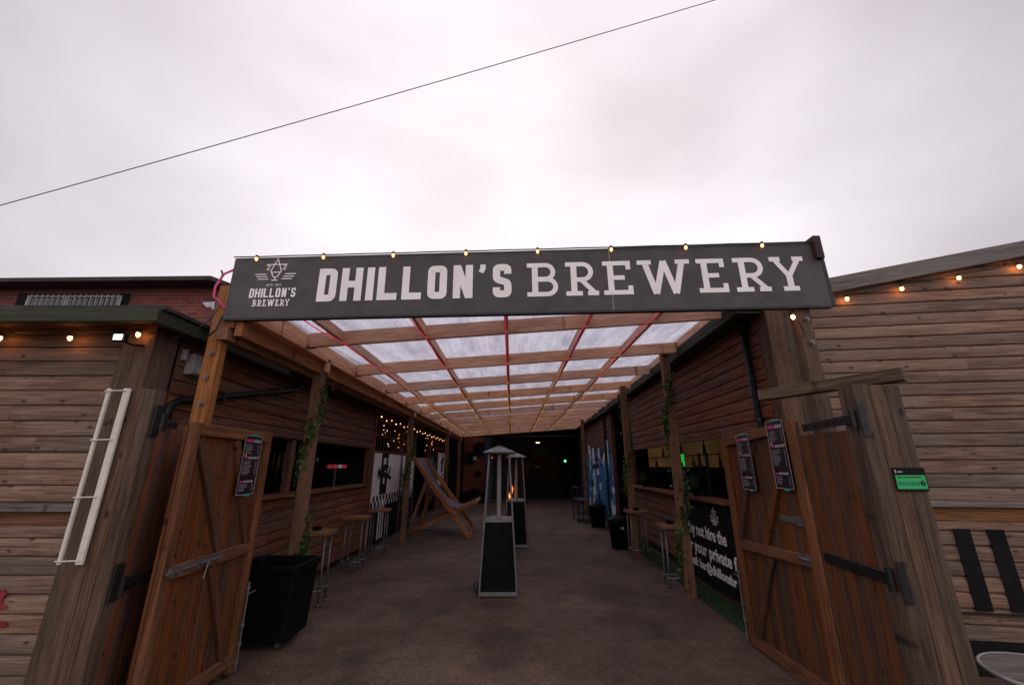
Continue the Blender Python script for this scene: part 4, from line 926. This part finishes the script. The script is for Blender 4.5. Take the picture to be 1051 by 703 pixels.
ivy(-2.60, 20.75, .1, 2.9, .065, 'ivy climbing the farthest left canopy post', 300, 14)
ivy(2.50, 6.45, .25, 3.0, .065, 'ivy climbing the front right canopy post by the banner', 900, 30)
ivy(2.47, 8.97, .4, 3.2, .065, 'ivy climbing the right canopy post beside the far pipe-leg stool', 700, 26)

# ---------------------------------------------------------------- patio heaters
def heater():
    e = thing('patio_heater', (0, 0, 0), 'tall pyramid patio heater standing nearest in the middle of the passage', 'patio heater', 'pyramid patio heaters')
    W0, W1, Ht, zb = .53, .31, 1.93, .98; wa = lambda z: W0+(W1-W0)*z/Ht
    m = MB(); m.frustum((0, 0, 0), W0-.04, W0-.04, .07, wa(zb)-.03, wa(zb)-.03, zb-.02); m.build('base_panel', 'blackplastic', e)
    m = MB(); m.frustum((0, 0, 0), W0, W0, .02, W0-.01, W0-.01, .07); m.build('base_frame', 'steel', e); m = MB(); m.frustum((0, 0, 0), wa(zb)+.005, wa(zb)+.005, zb-.02, wa(zb), wa(zb), zb+.02); m.build('deck', 'steel', e)
    for sx in (-1, 1):
        for sy in (-1, 1):
            m = MB(); m.beam((sx*W0/2, sy*W0/2, 0), (sx*W1/2, sy*W1/2, Ht), .028, .028, (0, 1, 0), .004); m.build('leg', 'steel', e)
    m = MB()
    for z in [zb+.06+i*.045 for i in range(20)]:
        w = wa(z)/2-.004
        if z < Ht-.02: m.tube([(-w, -w, z), (w, -w, z), (w, w, z), (-w, w, z)], .0022, 4, True)
    for sx in (-.33, .33):
        for sy in (-1, 1): m.tube([(sx*wa(zb), sy*wa(zb)/2, zb+.02), (sx*W1, sy*W1/2, Ht)], .003, 4)
    m.build('guard', 'steel', e)
    m = MB(); m.frustum((0, 0, 0), .48, .48, Ht, .50, .50, Ht+.022); m.frustum((0, 0, 0), .50, .50, Ht+.022, .16, .16, Ht+.10); m.frustum((0, 0, 0), .12, .12, Ht+.10, .10, .10, Ht+.125); m.build('hood', 'steel', e)
    m = MB(); m.cyl((0, 0, zb+.02), (0, 0, Ht), .035, None, 16); m.build('burner_tube', 'greypl', e)
    m = MB(); m.cyl((-.31, -.1, .07), (-.27, -.1, .07), .05, None, 14); m.tube([(-.28, -.1, .10), (-.30, -.1, .16), (-.33, -.1, .15), (-.345, -.1, .09), (-.32, -.1, .03)], .008, 6); m.build('gas_hose', 'blackmetal', e)
    m = MB(); m.cyl((.22, 0, zb-.06), (.27, 0, zb-.06), .02); m.build('knob', 'blackplastic', e)
    return e
h1 = heater(); h2 = copy_tree(h1); h1.location = (-.20, 6.68, 0); h1.rotation_euler.z = R(1); h2.location = (.10, 10.25, 0); h2.rotation_euler.z = R(-3)
h2['label'] = 'pyramid patio heater with orange flame standing behind the nearer one'
m = MB(); m.lathe((-.02, 0, 1.02), [(.035, 0), (.042, .06), (.026, .16), (.034, .22), (.014, .34), (.004, .42)], 10); 
for v in m.v: v.x += .02*math.sin(v.z*22)
fo = m.build('flame', 'flame', None, True); fo.parent = h2; fo.location = (-.10, -.02, 0)

# ---------------------------------------------------------------- stools
def stool():
    e = thing('bar_stool', (0, 0, 0), '', 'stool', 'tall pipe-leg stools along the bars'); m = MB(); h = .85
    for i in range(2): m.box((-.20, -.17+i*.172, h), (.20, -.002+i*.172, h+.045), .006)
    m.build('seat', 'golden', e)
    for sx in (-1, 1):
        for sy in (-1, 1):
            x, y = sx*.15, sy*.115; m = MB(); m.cyl((x, y, 0), (x*.93, y*.93, h), .0135, None, 10); m.cyl((x, y, 0), (x, y, .03), .02, None, 10); m.cyl((x, y, .15), (x, y, .20), .019, None, 10); m.cyl((x*.93, y*.93, h-.02), (x*.93, y*.93, h), .035, None, 12); m.build('leg', 'galv', e, True)
    m = MB()
    for sy in (-1, 1): m.cyl((-.15, sy*.115, .175), (.15, sy*.115, .175), .012, None, 8)
    m.cyl((0, -.115, .175), (0, .115, .175), .012, None, 8); m.build('rung', 'galv', e, True); return e
st = stool(); S0 = [(-2.68, 6.15, 'pipe-leg stool beside the black tub, with a black ashtray on it'), (-2.76, 7.85, 'second pipe-leg stool from the gate under the left counter'), (-2.74, 9.1, 'farthest left pipe-leg stool, in front of the chequered panel'),
      (2.46, 6.80, 'nearer right pipe-leg stool behind the front ivy post'), (2.50, 8.86, 'farther right pipe-leg stool beside the second ivy post')]
for i, (x, y, lab) in enumerate(S0):
    o = st if i == 0 else copy_tree(st); o.location = (x, y, 0); o.rotation_euler.z = R([2, -3, 4, -2, 3][i]); o['label'] = lab
for x, y, lab in ((-2.72, 6.18, 'black ashtray on the nearest left stool'), (2.44, 6.82, 'black ashtray on the nearer right stool'), (2.52, 8.88, 'black ashtray on the farther right stool')):
    m = MB(); m.lathe((x, y, .896), [(.05, 0), (.06, .005), (.06, .045), (.05, .045), (.045, .012)], 16); tag(m.build('ashtray', 'blackplastic', None, True), lab, 'ashtray', 'ashtrays on the stools')

# ---------------------------------------------------------------- black tub, dustbins
e = thing('waste_tub', (-2.55, 4.93, 0), 'large black square plastic waste tub behind the left gate', 'bin'); m = MB(); c = (-2.55, 4.93, 0)
vs = []; rings = [(.61, .49, .08), (.68, .54, .68), (.70, .56, .69), (.72, .58, .70), (.72, .58, .76), (.66, .52, .765), (.64, .50, .72), (.52, .42, .14)]
def rr(w, d, z, r=.05):
    o = []
    for cx, cy, a0 in ((w/2-r, d/2-r, 0), (-w/2+r, d/2-r, 90), (-w/2+r, -d/2+r, 180), (w/2-r, -d/2+r, 270)):
        for k in range(4): a = R(a0+30*k); o.append((c[0]+cx+r*math.cos(a), c[1]+cy+r*math.sin(a), z))
    return o
for w, d, z in rings: vs += rr(w, d, z)
n = 16; fs = [[i*n+k, i*n+(k+1) % n, (i+1)*n+(k+1) % n, (i+1)*n+k] for i in range(len(rings)-1) for k in range(n)]+[list(range(n))[::-1], list(range((len(rings)-1)*n, len(rings)*n))]
m.add(vs, fs); m.build('body', 'blackplastic', e)
for sx in (-1, 1):
    for sy in (-1, 1):
        m = MB(); x, y = c[0]+sx*.2, c[1]+sy*.15; m.cyl((x-.015, y, .035), (x+.015, y, .035), .034, None, 14); m.box((x-.02, y-.02, .05), (x+.02, y+.02, .09)); m.build('caster', 'galv', e)
def dustbin():
    e = thing('dustbin', (0, 0, 0), '', 'bin', 'round black dustbins on the right'); m = MB()
    m.lathe((0, 0, 0), [(.19, 0), (.20, .02), (.245, .52), (.26, .54), (.26, .58), (.25, .58)], 24); m.build('body', 'blackplastic', e, True)
    m = MB(); m.lathe((0, 0, .58), [(.27, -.03), (.275, .0), (.25, .03), (.10, .10), (.02, .115)], 24); l = m.build('lid', 'blackplastic', e, True)
    m = MB(); m.tube([(-.07, 0, .67), (-.06, 0, .72), (.06, 0, .72), (.07, 0, .67)], .012, 8); m.build('handle', 'blackplastic', l)
    for s_ in (-1, 1): m = MB(); m.tube([(s_*.24, -.05, .45), (s_*.285, -.04, .46), (s_*.285, .04, .46), (s_*.24, .05, .45)], .012, 6); m.build('side_handle', 'blackplastic', e)
    return e
d1 = dustbin(); d1.location = (2.42, 9.95, 0); d1['label'] = 'nearer round black dustbin with pale sticker behind the right stools'
m = MB(); m.rect(frame((-.035, -.248, .42), (1, 0, 0)), 0, 0, .07, .045, 0, .004); s_ = m.build('sticker', 'paleink', None); s_.parent = d1
d2 = copy_tree(dustbin()) if False else None
d2 = d1.copy(); SC.collection.objects.link(d2); 
for ch in d1.children:
    if ch.name.startswith('sticker'): continue
    c2 = ch.copy(); SC.collection.objects.link(c2); c2.parent = d2
    for g2 in ch.children: c3 = g2.copy(); SC.collection.objects.link(c3); c3.parent = c2
d2.location = (2.58, 13.2, 0); d2['label'] = 'farther round black dustbin in front of the blue mural'
# blue trolley
e = thing('trolley', (2.25, 14.6, 0), 'dark blue metal trolley standing against the far end of the blue mural', 'trolley')
m = MB(); X1, X2, Y1, Y2 = 2.15, 2.5, 14.2, 15.3
for x in (X1, X2):
    for y in (Y1, Y2): m.cyl((x, y, .1), (x, y, 1.05), .02, None, 8)
m.tube([(X1, Y1, 1.05), (X2, Y1, 1.08), (X2, Y2, 1.05), (X1, Y2, 1.05)], .022, 8, True); m.build('frame', 'navy', e)
for z in (.25, .65): m = MB(); m.box((X1, Y1, z), (X2, Y2, z+.03)); m.build('shelf', 'navy', e)
for x in (X1, X2):
    for y in (Y1, Y2): m = MB(); m.cyl((x-.015, y, .05), (x+.015, y, .05), .05, None, 12); m.build('wheel', 'blackplastic', e)

# ---------------------------------------------------------------- giant deckchair
e = thing('deckchair', (-1.9, 12.2, 0), 'giant wooden deckchair with purple sling beside the left lattice', 'deckchair')
for nm, (px_, py_, pz), (qx, qy, qz), w, h in (('back_rail', (-2.70, 11.62, 1.95), (-1.05, 11.14, .02), .045, .11), ('back_rail', (-2.70, 13.12, 1.98), (-1.09, 12.82, .02), .045, .11),
        ('seat_rail', (-2.72, 11.82, .05), (-.92, 11.32, .86), .045, .10), ('seat_rail', (-2.72, 12.95, .05), (-.92, 12.62, .86), .045, .10),
        ('prop', (-2.30, 11.56, 1.38), (-2.76, 11.76, .03), .04, .09), ('prop', (-2.30, 13.02, 1.38), (-2.76, 13.0, .03), .04, .09)):
    m = MB(); m.beam((px_, py_, pz), (qx, qy, qz), w, h); m.build(nm, 'chairwood', e)
for a, b in (((-2.70, 11.62, 1.93), (-2.70, 13.12, 1.96)), ((-1.07, 11.14, .06), (-1.11, 12.82, .06)), ((-.94, 11.32, .84), (-.94, 12.62, .84)), ((-2.72, 11.82, .07), (-2.72, 12.95, .07))):
    m = MB(); m.beam(a, b, .06, .06); m.build('cross_bar', 'chairwood', e)
m = MB(); vs = []; nn_, k_ = 18, 8
for i in range(nn_+1):
    t = i/nn_; x = -2.66+(1.72)*t; z = (1-t)**2*1.95+2*t*(1-t)*.22+t*t*.86
    for j in range(k_+1): q = j/k_; ya = 11.66+(11.36-11.66)*t; yb = 13.08+(12.58-13.08)*t; vs.append((x, ya+(yb-ya)*q, z-.03*math.sin(q*math.pi)*math.sin(t*math.pi)))
m.add(vs, [[i*(k_+1)+j, i*(k_+1)+j+1, (i+1)*(k_+1)+j+1, (i+1)*(k_+1)+j] for i in range(nn_) for j in range(k_)])
sl_ = m.build('sling', 'canvas', e, True); md = sl_.modifiers.new('s', 'SOLIDIFY'); md.thickness = .006

# ---------------------------------------------------------------- dark hall at the end of the passage
hl = thing('hall_building', (0, 24, 0), 'dark covered hall closing the far end of the passage', 'building')
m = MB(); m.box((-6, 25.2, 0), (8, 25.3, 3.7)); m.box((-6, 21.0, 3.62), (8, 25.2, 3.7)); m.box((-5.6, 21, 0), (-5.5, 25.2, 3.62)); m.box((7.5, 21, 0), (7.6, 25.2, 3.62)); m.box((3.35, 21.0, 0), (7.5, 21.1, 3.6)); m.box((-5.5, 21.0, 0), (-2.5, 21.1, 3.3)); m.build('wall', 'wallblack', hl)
m = MB(); m.box((-3, 20.85, 3.12), (4, 20.95, 3.22)); 
m.build('lintel', 'wallblack', hl)
m = MB(); m.box((-2.45, 21.3, 0), (-1.35, 21.36, 3.2)); m.build('painted_wall', 'terracotta', hl)
m = MB(); T = frame((-2.45, 21.29, 0), (1, 0, 0))
def gear(cx, cy, r, k=11):
    P = []
    for i in range(k*4): a = 2*math.pi*i/(k*4); rr_ = r*(1.0 if (i % 4) in (0, 1) else .78); P.append((cx+rr_*math.cos(a), cy+rr_*math.sin(a)))
    return P
m.slab(T, gear(.85, 2.55, .42), 0, .008); m.slab(T, [(max(.0, x), y) for x, y in gear(.35, 2.1, .36)], 0, .0085); m.slab(T, gear(.75, 1.35, .20), 0, .009); m.slab(T, [(0, 0), (1.1, 0), (1.1, .5), (.6, .7), (0, .5)], 0, .0075); m.build('gear_motif', 'panelblack', hl)
m = MB(); m.box((-.62, .0, 0), (0, 0, 0)) if False else m.box((-1.34, 21.1, 0), (-1.05, 21.4, 3.3)); m.build('column', 'bluecol', hl)
m = MB(); m.box((-.6, 25.14, 0), (2.75, 25.19, 3.6)); m.build('back_panel', 'maroon', hl)
T = frame((-.6, 25.13, 0), (1, 0, 0)); m = MB()
def blob(cx, cy, a, b, k=18): return [(cx+a*math.cos(i/k*6.283)*random.uniform(.7, 1.15), cy+b*math.sin(i/k*6.283)*random.uniform(.7, 1.15)) for i in range(k)]
for i, (x, y, a, b) in enumerate(((-.6, 2.9, 1.2, .38), (.5, 3.0, .9, .35), (-.3, 2.4, .5, .25), (1.6, 3.1, .7, .25), (2.3, 2.6, .5, .3))): m.mat('muralgreendark' if i % 2 else 'muralgreen'); m.slab(T, blob(x, y, a, b), .0, .004+.001*i)
for i, (x, y, a, b) in enumerate(((1.1, 2.2, .06, .12), (1.9, 2.25, .18, .07), (2.1, 1.7, .2, .09), (1.95, 2.45, .09, .05))): m.mat('muralyellow'); m.slab(T, blob(x, y, a, b, 9), .0, .010+.001*i)
m.mat('muralyellow'); m.stroke(T, [(1.35+.32*math.cos(a), 1.95+.32*math.sin(a)) for a in [3.3+i*.4 for i in range(8)]], .05, 0, .016); m.build('leaf_mural', None, hl)
m = MB(); m.box((-3, 24.2, 0), (2.9, 24.9, 1.05)); m.build('counter', 'wallblack', hl)
m = MB(); m.box((2.8, 24.6, 0), (4.2, 25.1, 3.5)); m.build('cabinet', 'wallblack', hl)
for x, y, z, mt, nm, lab in ((1.42, 23.0, 2.95, 'lampglow', 'ceiling_lamp', 'small orange ceiling lamp in the dark hall, lower right one'), (1.0, 23.6, 3.33, 'lampglow', 'ceiling_lamp', 'small reddish ceiling lamp in the dark hall, upper left one')):
    e = thing(nm, (x, y, z), lab, 'lamp'); m = MB(); m.cyl((x, y, z+.04), (x, y, z+.10), .12, .03, 14); m.cyl((x, y, z+.1), (x, y, 3.62), .008); m.build('shade', 'blackmetal', e); m = MB(); m.lathe((x, y, z), [(.02, 0), (.10, .01), (.10, .035), (.03, .045)], 14); m.build('bulb', mt, e)
e = thing('indicator_lamp', (3.1, 24.3, 1.8), 'small green light glowing at the right of the dark hall', 'light'); m = MB(); m.lathe((3.05, 24.3, 2.02), [(.01, -.07), (.07, 0), (.01, .07)], 12); m.build('lens', 'greenglow', e, True); m = MB(); m.box((2.97, 24.36, 1.92), (3.13, 24.5, 2.12)); m.build('housing', 'blackmetal', e)
e = thing('indicator_lamp', (-1.0, 24, 1.8), 'tiny red light in the dark hall left of the heaters', 'light'); m = MB(); m.lathe((-1.25*.9, 24.1, 2.2), [(.01, -.04), (.04, 0), (.01, .04)], 10); m.build('lens', 'redglow', e, True); m = MB(); m.box((-1.2, 24.16, 2.15), (-1.05, 24.19, 2.25)); m.build('housing', 'blackmetal', e)
m = MB(); m.box((-1.95, 21.24, 2.02), (-1.78, 21.285, 2.2)); tag(m.build('wall_switch', 'greypl'), 'small pale box on the terracotta painted wall', 'switch')

# ---------------------------------------------------------------- round table at the lower right
e = thing('round_table', (3.0, 2.72, 0), 'round grey-topped table with pale rim at the lower right corner', 'table')
c = (3.05, 2.70, -.10); m = MB(); m.lathe((c[0], c[1], .60), [(.30, 0), (.31, .03), (.285, .03)], 40); m.build('top', 'greyboard', e)
m = MB(); m.tube([(c[0]+.312*math.cos(i*.157), c[1]+.312*math.sin(i*.157), .622) for i in range(40)], .011, 8, True); m.build('rim', 'greypl', e, True)
m = MB(); m.cyl((c[0], c[1], .02), (c[0], c[1], .60), .04, None, 16); m.cyl((c[0], c[1], 0), (c[0], c[1], .03), .22, .2, 24); m.build('stand', 'blackmetal', e)
SC.render.engine = 'CYCLES'
SC.cycles.max_bounces = 8
print('objects', len(bpy.data.objects))
